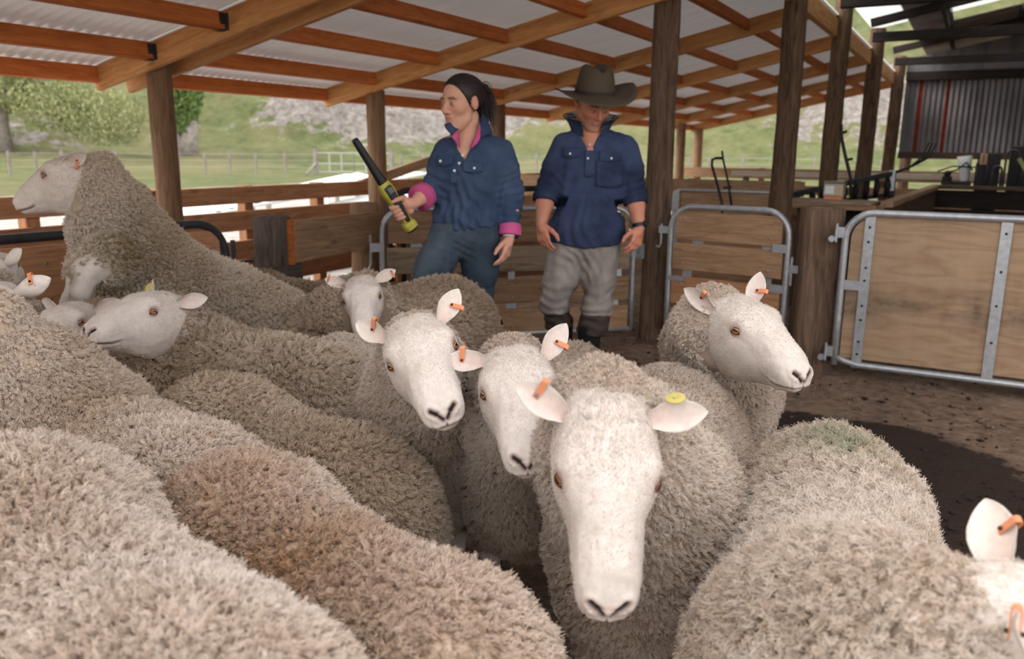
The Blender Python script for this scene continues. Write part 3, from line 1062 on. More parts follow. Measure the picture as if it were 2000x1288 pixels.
# machinery behind the pen
mc = thing('shearing_plant', (.3, 12.3, 0), 'tangle of black pumps, pipes and hoses under the corrugated wall', 'machine')
mb = MB()
mb.box((.02, 12.2, 0), (.28, 12.6, 1.42), ch=.01).box((.38, 12.3, .9), (1.2, 12.7, 1.52), ch=.02)
mb.build('housing', MAT['dark_steel'], mc)
for k, (x, w_, h) in enumerate(((.02, .12, 1.33), (.2, .1, 1.27), (.33, .14, 1.45), (.52, .1, 1.34))):
    MB().tube([A(x, 12.1, .98), A(x, 12.1, h-.06)]+arc(A(x+w_/2, 12.1, h-.06), w_/2, 180, 0, 7, A(1, 0, 0), A(0, 0, 1))+[A(x+w_, 12.1, .98)], .014, 8).build('hoop_pipe', MAT['black_steel'], mc, smooth=True)
MB().box((.045, 12.02, 1.28), (.125, 12.05, 1.42)).build('switch_panel', plain('panel_tan', sc(186, 150, 120), .5), mc)
for k in range(3):
    M = Matrix.Translation((.085, 12.015, 1.315+.035*k)) @ Matrix.Rotation(PI/2, 4, 'X')
    MB().lathe([(.012, 0), (.012, .012), (.004, .016)], 10, M).build('switch_button', MAT['red_paint'], mc)
plank('green_lever', A(.46, 12.0, 1.36), A(.62, 12.0, 1.12), .03, .05, plain('green_paint', sc(150, 156, 96), .5), mc)
mb = MB()
mb.tube([A(-.30, 12.2, 1.0), A(-.30, 12.2, 1.12)], .06, 12).ball((-.30, 12.2, 1.15), .045)
mb.tube([A(-.34, 12.2, 1.16), A(-.2, 12.2, 1.2), A(-.1, 12.2, 1.3), A(-.02, 12.2, 1.2)], .012, 6)
mb.tube([A(-.42, 12.2, 1.18), A(-.25, 12.2, 1.25), A(.02, 12.2, 1.24)], .01, 6)
mb.build('pump', MAT['rubber'], mc, smooth=True)
MB().box((-.36, 12.12, .99), (-.02, 12.3, 1.06)).build('pump_base', MAT['dark_steel'], mc)
MB().tube([A(-.13, 12.4, 1.38), A(-.115, 12.4, 1.24), A(-.1, 12.4, 1.1), A(-.1, 12.4, 1.0)], [.09, .075, .055, .045], 12).build('funnel', MAT['white_paint'], mc, smooth=True)

# ------------------------------------------------------------------ outside: white yards, wire fence, white gate, trees
for k, (p0, p1, lb) in enumerate(((A(-7.6, 5.6, .60), A(-7.6, 9.4, 1.03), 'long white slotted drafting panel seen between the fence rails'),
                                  (A(-8.6, 8.0, .66), A(-8.2, 11.4, 1.02), 'second white slotted drafting panel farther out beyond the rails'),
                                  (A(-7.2, 7.0, .5), A(-7.0, 9.8, .84), 'white rail panel just outside the pale fence post'))):
    t = thing('drafting_panel', (p0+p1)/2*A(1, 1, 0), lb, 'panel')
    plank('top_sheet', p0, p1, .75, .03, MAT['white_paint'], t)
    for i in range(20):
        c = p0+(p1-p0)*(i+.5)/20
        MB().box(c+A(.28, -.05, .015), c+A(.34, .05, .022)).build('slot', MAT['rubber'], t)
    for s in (.05, .5, .95):
        c = p0+(p1-p0)*s
        plank('leg', A(c[0], c[1], -.05), A(c[0], c[1], c[2]), .05, .05, MAT['white_paint'], t)
t = thing('ridge_cover', (-12.4, 13.6, 0), 'small white gabled cover beyond the rail fence', 'cover')
c = A(-11.6, 14.0, .72)
plank('roof_slope', c+A(-.55, -.35, 0), c+A(0, 0, .16), .9, .02, MAT['white_paint'], t)
plank('roof_slope', c+A(0, 0, .16), c+A(.6, .4, -.02), .9, .02, MAT['white_paint'], t)
for s in (-1, 1): plank('leg', c+A(.5*s, .33*s, -.8), c+A(.5*s, .33*s, .02), .05, .05, MAT['white_paint'], t)
t = thing('tube_hurdle', (-8, 3.0, 0), 'white tube hurdle standing in the paddock beyond the rearing sheep', 'hurdle')
mb = MB()
for zz in (1.14, .95, .75, .55):
    mb.tube([A(-9.4, 3.2, zz+.16), A(-8.6, 4.6, zz)], .022, 8)
mb.build('bars', MAT['white_paint'], t)
mb = MB()
for y0 in (3.3, 3.95):
    mb.tube([A(-8.2, y0, 0)] + arc(A(-8.2, y0+.25, .9), .22, 180, 0, 7, A(0, 1, 0), A(0, 0, 1))+[A(-8.2, y0+.5, 0)], .02, 8)
mb.build('hoops', MAT['white_paint'], t)

wf = thing('wire_fence', (-34, 40, 0), 'post and wire fence across the foot of the hill', 'fence')
prev = None
for k, px in enumerate(list(range(20, 280, 52))+[350, 402, 450, 501, 558, 616]+list(range(784, 1320, 22 if False else 44))+[1345, 1384, 1450, 1590, 1720]):
    d_ = at(px, 338 if px < 700 else 336, 1)-CAM
    d_ = d_/np.hypot(d_[0], d_[1])
    c = A(d_[0]*47, d_[1]*47, 0)
    plank('post', c+A(0, 0, -.2), c+A(0, 0, 1.15+rnd.uniform(-.08, .1)), .10, .10, MAT['trunk_pale'], wf)
    if prev is not None and not (640 < px < 800):
        mb = MB()
        for zz in (.35, .7, 1.02):
            mb.tube([prev+A(0, 0, zz), c+A(0, 0, zz)], .008, 4, False)
        mb.build('wire', MAT['galv'], wf)
    prev = c
wg = thing('field_gate', (-33, 36, 0), 'white barred field gate in the wire fence', 'gate')


def at_r(px, r, z):
    d_ = at(px, 320, 1)-CAM
    d_ = d_/np.hypot(d_[0], d_[1])
    return A(d_[0]*r, d_[1]*r, z)


for x0, x1 in ((620, 691), (691, 762)):
    mb = MB()
    a_, b_ = at_r(x0, 46.5, 0), at_r(x1, 46.5, 0)
    for zz in (.12, .55, 1.12): mb.tube([a_+A(0, 0, zz), b_+A(0, 0, zz)], .03, 6)
    for s in (0, .33, .66, 1): mb.tube([a_+(b_-a_)*s+A(0, 0, .12), a_+(b_-a_)*s+A(0, 0, 1.12)], .03, 6)
    mb.build('gate_leaf', MAT['field_white'], wg)
for x0 in (617, 765): plank('gate_post', at_r(x0, 46.5, -.2), at_r(x0, 46.5, 1.35), .2, .2, MAT['trunk_pale'], wg)
plank('strut', at_r(598, 46, .0), at_r(617, 46.4, .55), .12, .12, MAT['trunk_pale'], wg)


def tree(name, label, base, stems, crown, leafmat, nleaf, lsize, seed):
    g = np.random.default_rng(seed)
    t = thing(name, base, label, 'tree')
    mb = MB()
    for pts, rad in stems:
        mb.tube([base+np.asarray(p, float) for p in pts], rad, 10)
    mb.build('trunk', MAT['trunk_pale'], t, smooth=True)
    # crown(g, n) gives leaf-spray centres
    C = crown(g, nleaf)
    d = g.normal(size=(nleaf, 3))*A(.35, .35, .25)+A(0, 0, 1)*g.uniform(.3, 1.2, (nleaf, 1))
    d /= np.linalg.norm(d, axis=1, keepdims=True)
    s = np.cross(d, g.normal(size=(nleaf, 3)))
    s /= np.linalg.norm(s, axis=1, keepdims=True)
    L = lsize*g.uniform(.6, 1.4, (nleaf, 1))
    B = base+C
    V = np.stack([B, B+d*L*.5+s*L*.28, B+d*L, B+d*L*.5-s*L*.28], 1).reshape(-1, 3)
    Q = np.arange(nleaf*4).reshape(-1, 4)
    o = put(bpy.data.objects.new('crown', mesh('crown', V, Q, MAT[leafmat])), t)
    o['kind'] = 'stuff'
    return t


def fan(g, n):
    # upswept fan of shoots above a forked stump
    h = g.uniform(0, 1, n)**.75
    w = (.4+3.0*h)
    a = g.uniform(0, 6.28, n)
    r = np.sqrt(g.uniform(0, 1, n))*w
    k = np.round(a*3.2)/3.2
    a = a*.5+k*.5
    return np.stack([r*np.cos(a)-1.0*h, r*np.sin(a), 1.5+9.0*h*(1.0-.12*(r/w))], 1)


b = on_terrain(368, 302)
tree('willow_tree', 'pollarded tree with a fan of green shoots on a pale forked stump', b-A(0, 0, .3),
     [([(0, 0, 0), (.15, 0, 1.2), (.3, .2, 2.6)], [.75, .6, .42]), ([(-.2, -.3, 0), (-.5, -.5, 1.5), (-.8, -.6, 2.4)], [.5, .34, .2])], fan, 'leaf', 26000, .34, 4)


def blob(g, n):
    c = A(*[(0, 0, 5)])
    P = g.normal(size=(n, 3))
    P /= np.linalg.norm(P, axis=1, keepdims=True)
    P *= (g.uniform(0, 1, (n, 1))**.33)
    k = g.integers(0, 5, n)
    cc = np.array([(0, 0, 4.6), (3.2, 1.5, 3.4), (-3, -1, 4.2), (5.6, 3.4, 2.6), (1.5, 1, 6.4)])[k]
    return P*A(2.6, 2.6, 1.9)+cc


b = on_terrain(12, 300)
tree('olive_tree', 'leafy olive-green tree with a pale trunk at the foot of the hill', b-A(0, 0, .3),
     [([(0, 0, 0), (-.1, 0, 2), (.1, .1, 4.5)], [.55, .42, .3]), ([(0, 0, 3.5), (1.6, .8, 4.6), (3.4, 1.8, 5.0)], [.25, .18, .1])], blob, 'leaf_olive', 15000, .22, 8)

# ------------------------------------------------------------------ implicit-surface helpers
def sd_ell(P, c, r):
    q = (P-np.asarray(c, float))/np.asarray(r, float)
    k0 = np.sqrt((q*q).sum(1))
    k1 = np.sqrt(((q/np.asarray(r, float))**2).sum(1))+1e-9
    return k0*(k0-1)/k1


def sd_cone(P, a, b, ra, rb):
    a, b = np.asarray(a, float), np.asarray(b, float)
    ab = b-a
    t = np.clip(((P-a) @ ab)/(ab @ ab), 0, 1)
    return np.sqrt(((P-a-t[:, None]*ab)**2).sum(1))-(ra+(rb-ra)*t)


def smin(a, b, k):
    h = np.clip(.5+.5*(b-a)/k, 0, 1)
    return b+(a-b)*h-k*h*(1-h)


def sdf_mesh(f, lo, hi, h):
    """surface nets of f over a box with cell size h"""
    lo, hi = np.asarray(lo, float), np.asarray(hi, float)
    B_ = 4
    nb_ = np.ceil((hi-lo)/(h*B_)).astype(int)+1
    n = nb_*B_
    cx_ = [lo[i]+h*(B_*np.arange(nb_[i])+(B_-1)/2) for i in range(3)]
    Gc = np.stack(np.meshgrid(*cx_, indexing='ij'), -1).reshape(-1, 3)
    Dc = f(Gc).reshape(nb_)
    D = np.repeat(np.repeat(np.repeat(Dc, B_, 0), B_, 1), B_, 2)
    act = np.argwhere(np.abs(Dc) < h*B_*1.6)
    o3 = np.stack(np.meshgrid(*[np.arange(B_)]*3, indexing='ij'), -1).reshape(-1, 3)
    I3 = (act[:, None]*B_+o3[None]).reshape(-1, 3)
    D[I3[:, 0], I3[:, 1], I3[:, 2]] = f(lo+h*I3)
    S = D < 0
    c0 = S[:-1, :-1, :-1]
    cnt = np.zeros(c0.shape, np.int8)
    sl = [slice(None, -1), slice(1, None)]
    for i in (0, 1):
        for j in (0, 1):
            for k in (0, 1):
                cnt += S[sl[i], sl[j], sl[k]]
    act = (cnt > 0) & (cnt < 8)
    ids = -np.ones(act.shape, np.int64)
    I = np.argwhere(act)
    ids[act] = np.arange(len(I))
    acc = np.zeros((len(I), 3))
    num = np.zeros(len(I))
    corners = [(i, j, k) for i in (0, 1) for j in (0, 1) for k in (0, 1)]
    for a in corners:
        for b in corners:
            if sum(abs(np.subtract(a, b))) != 1 or a > b: continue
            da = D[I[:, 0]+a[0], I[:, 1]+a[1], I[:, 2]+a[2]]
            db = D[I[:, 0]+b[0], I[:, 1]+b[1], I[:, 2]+b[2]]
            s = (da < 0) != (db < 0)
            t = np.where(s, da/(da-db+1e-12), 0)
            p = np.asarray(a)+t[:, None]*(np.asarray(b)-np.asarray(a))
            acc += p*s[:, None]
            num += s
    V = lo+h*(I+acc/np.maximum(num, 1)[:, None])
    Qs = []
    for ax_ in range(3):
        u, v = (ax_+1) % 3, (ax_+2) % 3
        A0 = [slice(None)]*3
        B0 = [slice(None)]*3
        A0[ax_], B0[ax_] = slice(None, -1), slice(1, None)
        s0, s1 = S[tuple(A0)], S[tuple(B0)]
        E_ = np.argwhere(s0 != s1)
        ok = (E_[:, u] > 0) & (E_[:, v] > 0) & (E_[:, u] < n[u]-1) & (E_[:, v] < n[v]-1)
        E_ = E_[ok]
        flip = s1[E_[:, 0], E_[:, 1], E_[:, 2]]
        q = []
        for du, dv in ((1, 1), (0, 1), (0, 0), (1, 0)):
            c = E_.copy()
            c[:, u] -= du
            c[:, v] -= dv
            q.append(ids[c[:, 0], c[:, 1], c[:, 2]])
        q = np.stack(q, 1)
        q[flip] = q[flip][:, ::-1]
        Qs.append(q)
    Q = np.concatenate(Qs)
    Q = Q[(Q >= 0).all(1)]
    return V, Q


def vnormals(V, Q):
    e = np.cross(V[Q[:, 2]]-V[Q[:, 0]], V[Q[:, 3]]-V[Q[:, 1]])
    N = np.zeros_like(V)
    for j in range(3):
        N[:, j] = sum(np.bincount(Q[:, i], e[:, j], len(V)) for i in range(4))
    return N/(np.linalg.norm(N, axis=1, keepdims=True)+1e-12)


def catmull(x, X, Y):
    """smooth interpolation of table (X,Y) at x"""
    X, Y = np.asarray(X, float), np.asarray(Y, float)
    m_ = np.gradient(Y, X)
    i = np.clip(np.searchsorted(X, x)-1, 0, len(X)-2)
    h = X[i+1]-X[i]
    t = np.clip((x-X[i])/h, 0, 1)
    return ((2*t**3-3*t**2+1)*Y[i]+(t**3-2*t**2+t)*h*m_[i]+(-2*t**3+3*t**2)*Y[i+1]+(t**3-t**2)*h*m_[i+1])


# ------------------------------------------------------------------ the sheep's head (x to the nose, z up)
C_FACE = np.array(sc(220, 209, 200))
C_DARK = np.array(sc(52, 42, 42))
C_PINK = np.array(sc(206, 168, 156))
C_WOOLBASE = np.array(sc(168, 146, 122))


def gau(P, c, s):
    return np.exp(-((P-np.asarray(c, float))**2).sum(1)/(2*s*s))


def seg_d(P, a, b):
    a, b = np.asarray(a, float), np.asarray(b, float)
    ab = b-a
    t = np.clip(((P-a) @ ab)/(ab @ ab), 0, 1)
    return np.sqrt(((P-a-t[:, None]*ab)**2).sum(1))


EYE_C = A(.117, .0695, .031)
EYE_R = .0155


def make_head():
    T = np.array([
        (-.07, .035, -.07, .055), (-.03, .062, -.10, .072), (.0, .076, -.130, .080), (.04, .084, -.143, .083), (.08, .087, -.142, .085),
        (.115, .083, -.132, .084), (.145, .075, -.119, .075), (.175, .066, -.106, .066), (.205, .056, -.094, .059), (.235, .045, -.085, .055),
        (.262, .034, -.078, .053), (.285, .018, -.069, .049), (.300, .005, -.061, .043), (.309, -.009, -.051, .033), (.3125, -.019, -.042, .021), (.3135, -.0295, -.0305, .0008)])
    ns, nt = 112, 96
    t = np.linspace(0, 1, ns)
    arcx = np.concatenate([np.linspace(-.07, .27, 78), .27+.0435*np.sin(np.linspace(0, PI/2, ns-78+1))[1:]])
    zt, zb, w = (catmull(arcx, T[:, 0], T[:, k]) for k in (1, 2, 3))
    th = np.arange(nt)*2*PI/nt
    c, s = np.cos(th), np.sin(th)
    k = np.interp(arcx, [-.07, .1, .2, .3], [.62, .66, .56, .5])
    zc = zb+(zt-zb)*k
    Y = w[:, None]*(np.sign(c)*np.abs(c)**.82)[None]*(1-.30*np.clip(-s, 0, 1)**1.3)[None]
    up = np.abs(s)**.88
    Z = np.where(s[None] >= 0, zc[:, None]+(zt-zc)[:, None]*up[None], zc[:, None]-(zc-zb)[:, None]*up[None])
    P = np.stack([np.repeat(arcx[:, None], nt, 1), Y, Z], -1).reshape(-1, 3)
    idx = np.arange(ns*nt).reshape(ns, nt)
    Q = np.stack([idx[:-1], np.roll(idx[:-1], -1, 1), np.roll(idx[1:], -1, 1), idx[1:]], -1).reshape(-1, 4)[:, ::-1]
    N = vnormals(P, Q)
    if (N[:, 1]*P[:, 1]).sum() < 0:
        Q = Q[:, ::-1]
        N = -N
    disp = np.zeros(len(P))
    dark = np.zeros(len(P))
    pink = np.zeros(len(P))
    for sy in (1, -1):
        m_ = A(1, sy, 1)
        disp += .0085*gau(P, A(.104, .073, .055)*m_, .019)
        disp -= .0055*gau(P, A(.121, .084, .022)*m_, .014)
        disp -= .0075*gau(P, A(.168, .062, .004)*m_, .024)
        disp += .0065*gau(P, A(.055, .070, -.055)*m_, .036)
        disp -= .004*gau(P, A(.05, .05, .085)*m_, .02)
        d = np.minimum(seg_d(P, A(.3125, .005, -.027)*m_, A(.3090, .016, -.012)*m_), seg_d(P, A(.3090, .016, -.012)*m_, A(.3025, .027, -.005)*m_)-.001)
        disp -= .0075*np.exp(-(d/.0042)**2)
        disp += .0028*np.exp(-((d-.010)/.006)**2)
        dark = np.maximum(dark, np.exp(-(d/.0046)**4))
        dark = np.maximum(dark, .35*np.exp(-(d/.008)**4))
        pink = np.maximum(pink, .45*np.exp(-(d/.009)**2))
        # eye rim and tear line
        e = np.sqrt(((P-EYE_C*m_)**2).sum(1))
        dark = np.maximum(dark, .55*np.exp(-((e-.0165)/.0028)**2))
        pink = np.maximum(pink, .35*np.exp(-((e-.022)/.005)**2))
        d = seg_d(P, A(.133, .070, .015)*m_, A(.150, .064, -.004)*m_)
        dark = np.maximum(dark, .55*np.exp(-(d/.0028)**2))
        disp -= .003*np.exp(-(d/.004)**2)
    d = np.sqrt(P[:, 1]**2+((P[:, 2]+.038)*.28)**2+(np.clip(.296-P[:, 0], 0, 1)*2)**2)
    disp -= .003*np.exp(-(d/.003)**2)
    dark = np.maximum(dark, .8*np.exp(-(d/.0026)**2))
    zm = -.0515-.16*(.300-P[:, 0])+2.0*np.clip(.262-P[:, 0], 0, 1)**1.6
    on = 1/(1+np.exp(-(P[:, 0]-.226)/.004))
    dm_ = np.abs(P[:, 2]-zm)
    disp -= .0055*np.exp(-(dm_/.0038)**2)*on
    disp += .0025*np.exp(-((dm_-.010)/.006)**2)*on
    dark = np.maximum(dark, .85*np.exp(-(dm_/.0026)**2)*on)
    pink = np.maximum(pink, .45*np.exp(-(dm_/.007)**2)*on)
    for sy in (1, -1):
        dark = np.maximum(dark, .45*np.exp(-(np.sqrt((((P-A(.030, .036*sy, .078))*A(1, 1, .6))**2).sum(1))/.006)**2))
    nose = gau(P, A(.308, 0, -.018), .014)
    pink = np.maximum(pink, .30*nose)
    disp += .0012*smoothnoise(P, 31, 22, 2)
    P = P+N*disp[:, None]
    mott = .5+.5*smoothnoise(P, 33, 14, 3)
    Cc = C_FACE[None]*(.93+.10*mott[:, None])
    Cc = Cc*(1-.25*pink[:, None])+C_PINK*(.25*pink[:, None]) if False else Cc*(1-pink[:, None])+C_PINK*pink[:, None]
    Cc = Cc*(1-dark[:, None])+C_DARK*dark[:, None]
    # eyelids: two shells hooding the eye
    Vs, Qs, Cs = [P], [Q], [Cc]
    nb = len(P)
    for sy in (1, -1):
        o_ = nrm(A(.40, .86*sy, .26))
        uu = nrm(A(0, 0, 1)-o_*o_[2])
        ff = np.cross(uu, o_)
        for e0, e1 in ((27, 95), (-29, -95)):
            az = np.radians(np.linspace(-88, 88, 15))
            aa_ = np.repeat(az[None], 6, 0)
            edge = np.radians(e0)*np.cos(aa_)**1.2
            e2 = edge+(np.radians(e1)-edge)*(np.arange(6)/5)[:, None]
            R_ = EYE_R*1.11
            D = np.cos(e2)[..., None]*(np.cos(aa_)[..., None]*o_+np.sin(aa_)[..., None]*ff)+np.sin(e2)[..., None]*uu
            L = EYE_C*A(1, sy, 1)+D*R_
            i2 = np.arange(L.shape[0]*L.shape[1]).reshape(L.shape[:2])
            q2_ = np.stack([i2[:-1, :-1], i2[:-1, 1:], i2[1:, 1:], i2[1:, :-1]], -1).reshape(-1, 4)
            Lf = L.reshape(-1, 3)
            k_ = np.repeat(np.arange(6), 15)
            cc = np.where(k_[:, None] < 1, C_DARK*1.2, np.where(k_[:, None] < 2, C_PINK*.5, C_FACE*.93))
            Vs.append(Lf)
            Qs.append(q2_+nb)
            Cs.append(cc)
            nb += len(Lf)
    return np.concatenate(Vs), np.concatenate(Qs), np.concatenate(Cs)


HEAD = make_head()


def make_ear(e, f, L=.118, hw=.031, cup=1.15):
    """leaf-shaped cupped ear along e, open towards f; base at the origin. Returns V,Q,C and a function (u,v)->point"""
    e = nrm(e)
    f = nrm(np.asarray(f, float)-e*np.dot(f, e))
    t = np.cross(e, f)
    nu, nv = 18, 11
    u = np.linspace(0, 1, nu)
    v = np.linspace(-1, 1, nv)
    prof = np.interp(u, [0, .1, .25, .45, .62, .8, .92, 1], [.52, .62, .86, 1.0, .95, .68, .38, .04])*hw
    ph = np.interp(u, [0, .2, .5, 1], [2.0, 1.5, 1.0, .6])*cup*.8

    def pt(uu, vv, off=0.0):
        p_ = np.interp(uu, u, prof)
        a_ = np.interp(uu, u, ph)
        th = vv*a_
        r_ = p_/np.sin(min(a_, 1.35)) if a_ > .05 else p_
        return e*L*uu+t*(r_*math.sin(th))+f*(r_*(1-math.cos(th))-.006*math.sin(PI*uu)*1.2+off)
    V1 = np.array([[pt(a, b) for b in v] for a in u]).reshape(-1, 3)
    V2 = np.array([[pt(a, b, -.0042*(1-.6*a)*(1-b*b*.9)) for b in v] for a in u]).reshape(-1, 3)
    i = np.arange(nu*nv).reshape(nu, nv)
    q = np.stack([i[:-1, :-1], i[:-1, 1:], i[1:, 1:], i[1:, :-1]], -1).reshape(-1, 4)
    n = nu*nv
    rim = list(i[:, 0])+list(i[-1, 1:])+list(i[::-1, -1][1:])
    rq = [(rim[k], rim[k+1], rim[k+1]+n, rim[k]+n) for k in range(len(rim)-1)]
    uu = np.repeat(u, nv)[:, None]
    vv = np.tile(v, nu)[:, None]
    inner = (C_PINK*.55+C_FACE*.42)*(1-uu*.5)+C_FACE*(uu*.5)
    wgt = np.clip(1.1-np.abs(vv)*1.1, 0, 1)*np.clip(1.2-uu, 0, 1)
    ci = C_FACE*(1-wgt)+inner*wgt
    co = np.repeat(C_FACE[None]*.99, n, 0)
    return np.concatenate([V1, V2]), np.concatenate([q, q[:, ::-1]+n, np.array(rq)]), np.concatenate([ci, co]), pt, t, f


# eye material: amber iris, slot pupil; local x looks outwards, z up
m = NT('sheep_eye')
tc = m.n('ShaderNodeTexCoord')
sp = m.n('ShaderNodeSeparateXYZ')
m.l(tc.outputs['Object'], sp.inputs[0])
ry = m.math('DIVIDE', sp.outputs[1], EYE_R)
rz = m.math('DIVIDE', sp.outputs[2], EYE_R)
rad = m.math('SQRT', m.math('ADD', m.math('MULTIPLY', ry, ry), m.math('MULTIPLY', rz, rz)))
c = m.ramp(rad, [(.0, sc(140, 84, 46)), (.45, sc(184, 120, 70)), (.66, sc(110, 66, 38)), (.74, sc(36, 26, 22))])
pz, py_ = m.math('DIVIDE', rz, .20), m.math('DIVIDE', ry, .48)
pp = m.math('ADD', m.math('POWER', m.math('ABSOLUTE', pz), 4.0), m.math('POWER', m.math('ABSOLUTE', py_), 4.0))
c = m.mix(m.math('LESS_THAN', pp, 1.0), c, (.006, .005, .006))
m.set(c, .12, 0, .6)
_e = MB().ball((0, 0, 0), EYE_R, 20).build('eye', MAT['sheep_eye'], obj=False, smooth=True)

m = NT('fleece_skin')
f = m.noise(m.coord('Object'), 70, 5, .6)
c = m.mix(.5, m.attr('col').outputs['Color'], m.mix(1.0, m.attr('col').outputs['Color'], m.ramp(f, [(.3, (.72, .70, .68)), (.7, (1, 1, 1))]), 'MULTIPLY'))
m.set(c, .9, 0, .15)
m.bump(f, .35, .003)

m = NT('wool')
ci = m.n('ShaderNodeHairInfo')
tint = m.attr('tint').outputs['Color']
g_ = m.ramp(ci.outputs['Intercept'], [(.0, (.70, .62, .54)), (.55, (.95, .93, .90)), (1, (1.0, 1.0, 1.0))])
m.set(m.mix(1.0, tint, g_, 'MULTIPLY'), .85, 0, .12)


def hair(name, parent, P0, N0, dirv, L, rad, off, conv, curl, ncurl, tint, K=5, seed=0, mat='wool', M=None):
    """strand bundle: P0 roots' bundle centres, off root offsets, dirv growth direction, all (n,3) world"""
    g = np.random.default_rng(seed)
    n = len(P0)
    t = np.linspace(0, 1, K)[None, :, None]
    u = np.cross(dirv, N0+.01)
    u /= np.linalg.norm(u, axis=1, keepdims=True)+1e-9
    w = np.cross(dirv, u)
    ph = g.uniform(0, 2*PI, (n, 1, 1))
    Lc = np.asarray(L).reshape(-1, 1, 1)
    pts = P0[:, None]+off[:, None]*(1-conv*t)
    # rise along the normal first, then lay over
    pts = pts+N0[:, None]*(Lc*.62*t*(1-.38*t))+dirv[:, None]*(Lc*(.45*t+.55*t*t))
    if curl > 0:
        a = 2*PI*ncurl*t+ph
        pts = pts+curl*t*(np.sin(a)*u[:, None]+np.cos(a)*w[:, None])
    if M is not None:
        Mi = np.array(M.inverted())
        pts = pts @ Mi[:3, :3].T+Mi[:3, 3]
    cu = bpy.data.hair_curves.new(name)
    cu.add_curves([K]*n)
    cu.attributes['position'].data.foreach_set('vector', pts.astype(np.float32).ravel())
    r = cu.attributes.get('radius') or cu.attributes.new('radius', 'FLOAT', 'POINT')
    rr_ = np.broadcast_to(rad*(1-.55*np.linspace(0, 1, K)), (n, K)) if np.isscalar(rad) else np.asarray(rad)[:, None]*(1-.55*np.linspace(0, 1, K))[None]
    r.data.foreach_set('value', rr_.astype(np.float32).ravel())
    ta = cu.attributes.new('tint', 'FLOAT_COLOR', 'CURVE')
    ta.data.foreach_set('color', np.concatenate([tint, np.ones((n, 1))], 1).astype(np.float32).ravel())
    cu.materials.append(MAT[mat])
    return put(bpy.data.objects.new(name, cu), parent, M)


def sample_faces(V, Q, N, w, n, g):
    e = np.linalg.norm(np.cross(V[Q[:, 2]]-V[Q[:, 0]], V[Q[:, 3]]-V[Q[:, 1]]), axis=1)*w
    cdf = np.cumsum(e)
    k = np.searchsorted(cdf, g.uniform(0, cdf[-1], n))
    a, b = g.uniform(0, 1, (n, 1)), g.uniform(0, 1, (n, 1))
    q = Q[np.minimum(k, len(Q)-1)]
    f2 = lambda X: (X[q[:, 0]]*(1-a)*(1-b)+X[q[:, 1]]*a*(1-b)+X[q[:, 2]]*a*b+X[q[:, 3]]*(1-a)*b)
    nn = f2(N)
    return f2(V), nn/(np.linalg.norm(nn, axis=1, keepdims=True)+1e-9), q[:, 0]


HLEN = math.hypot(.31, .095)
SHEEP = []


def solve_nose(poll, px, py, s, near=True):
    d = at(px, py, 1.0)-CAM
    o_ = CAM-poll
    a, b, c_ = d @ d, 2*(d @ o_), o_ @ o_-(HLEN*s)**2
    disc = b*b-4*a*c_
    if disc < 0:
        return CAM+d*(-b/(2*a))
    r_ = math.sqrt(disc)
    return CAM+d*((-b-r_)/(2*a) if near else (-b+r_)/(2*a))


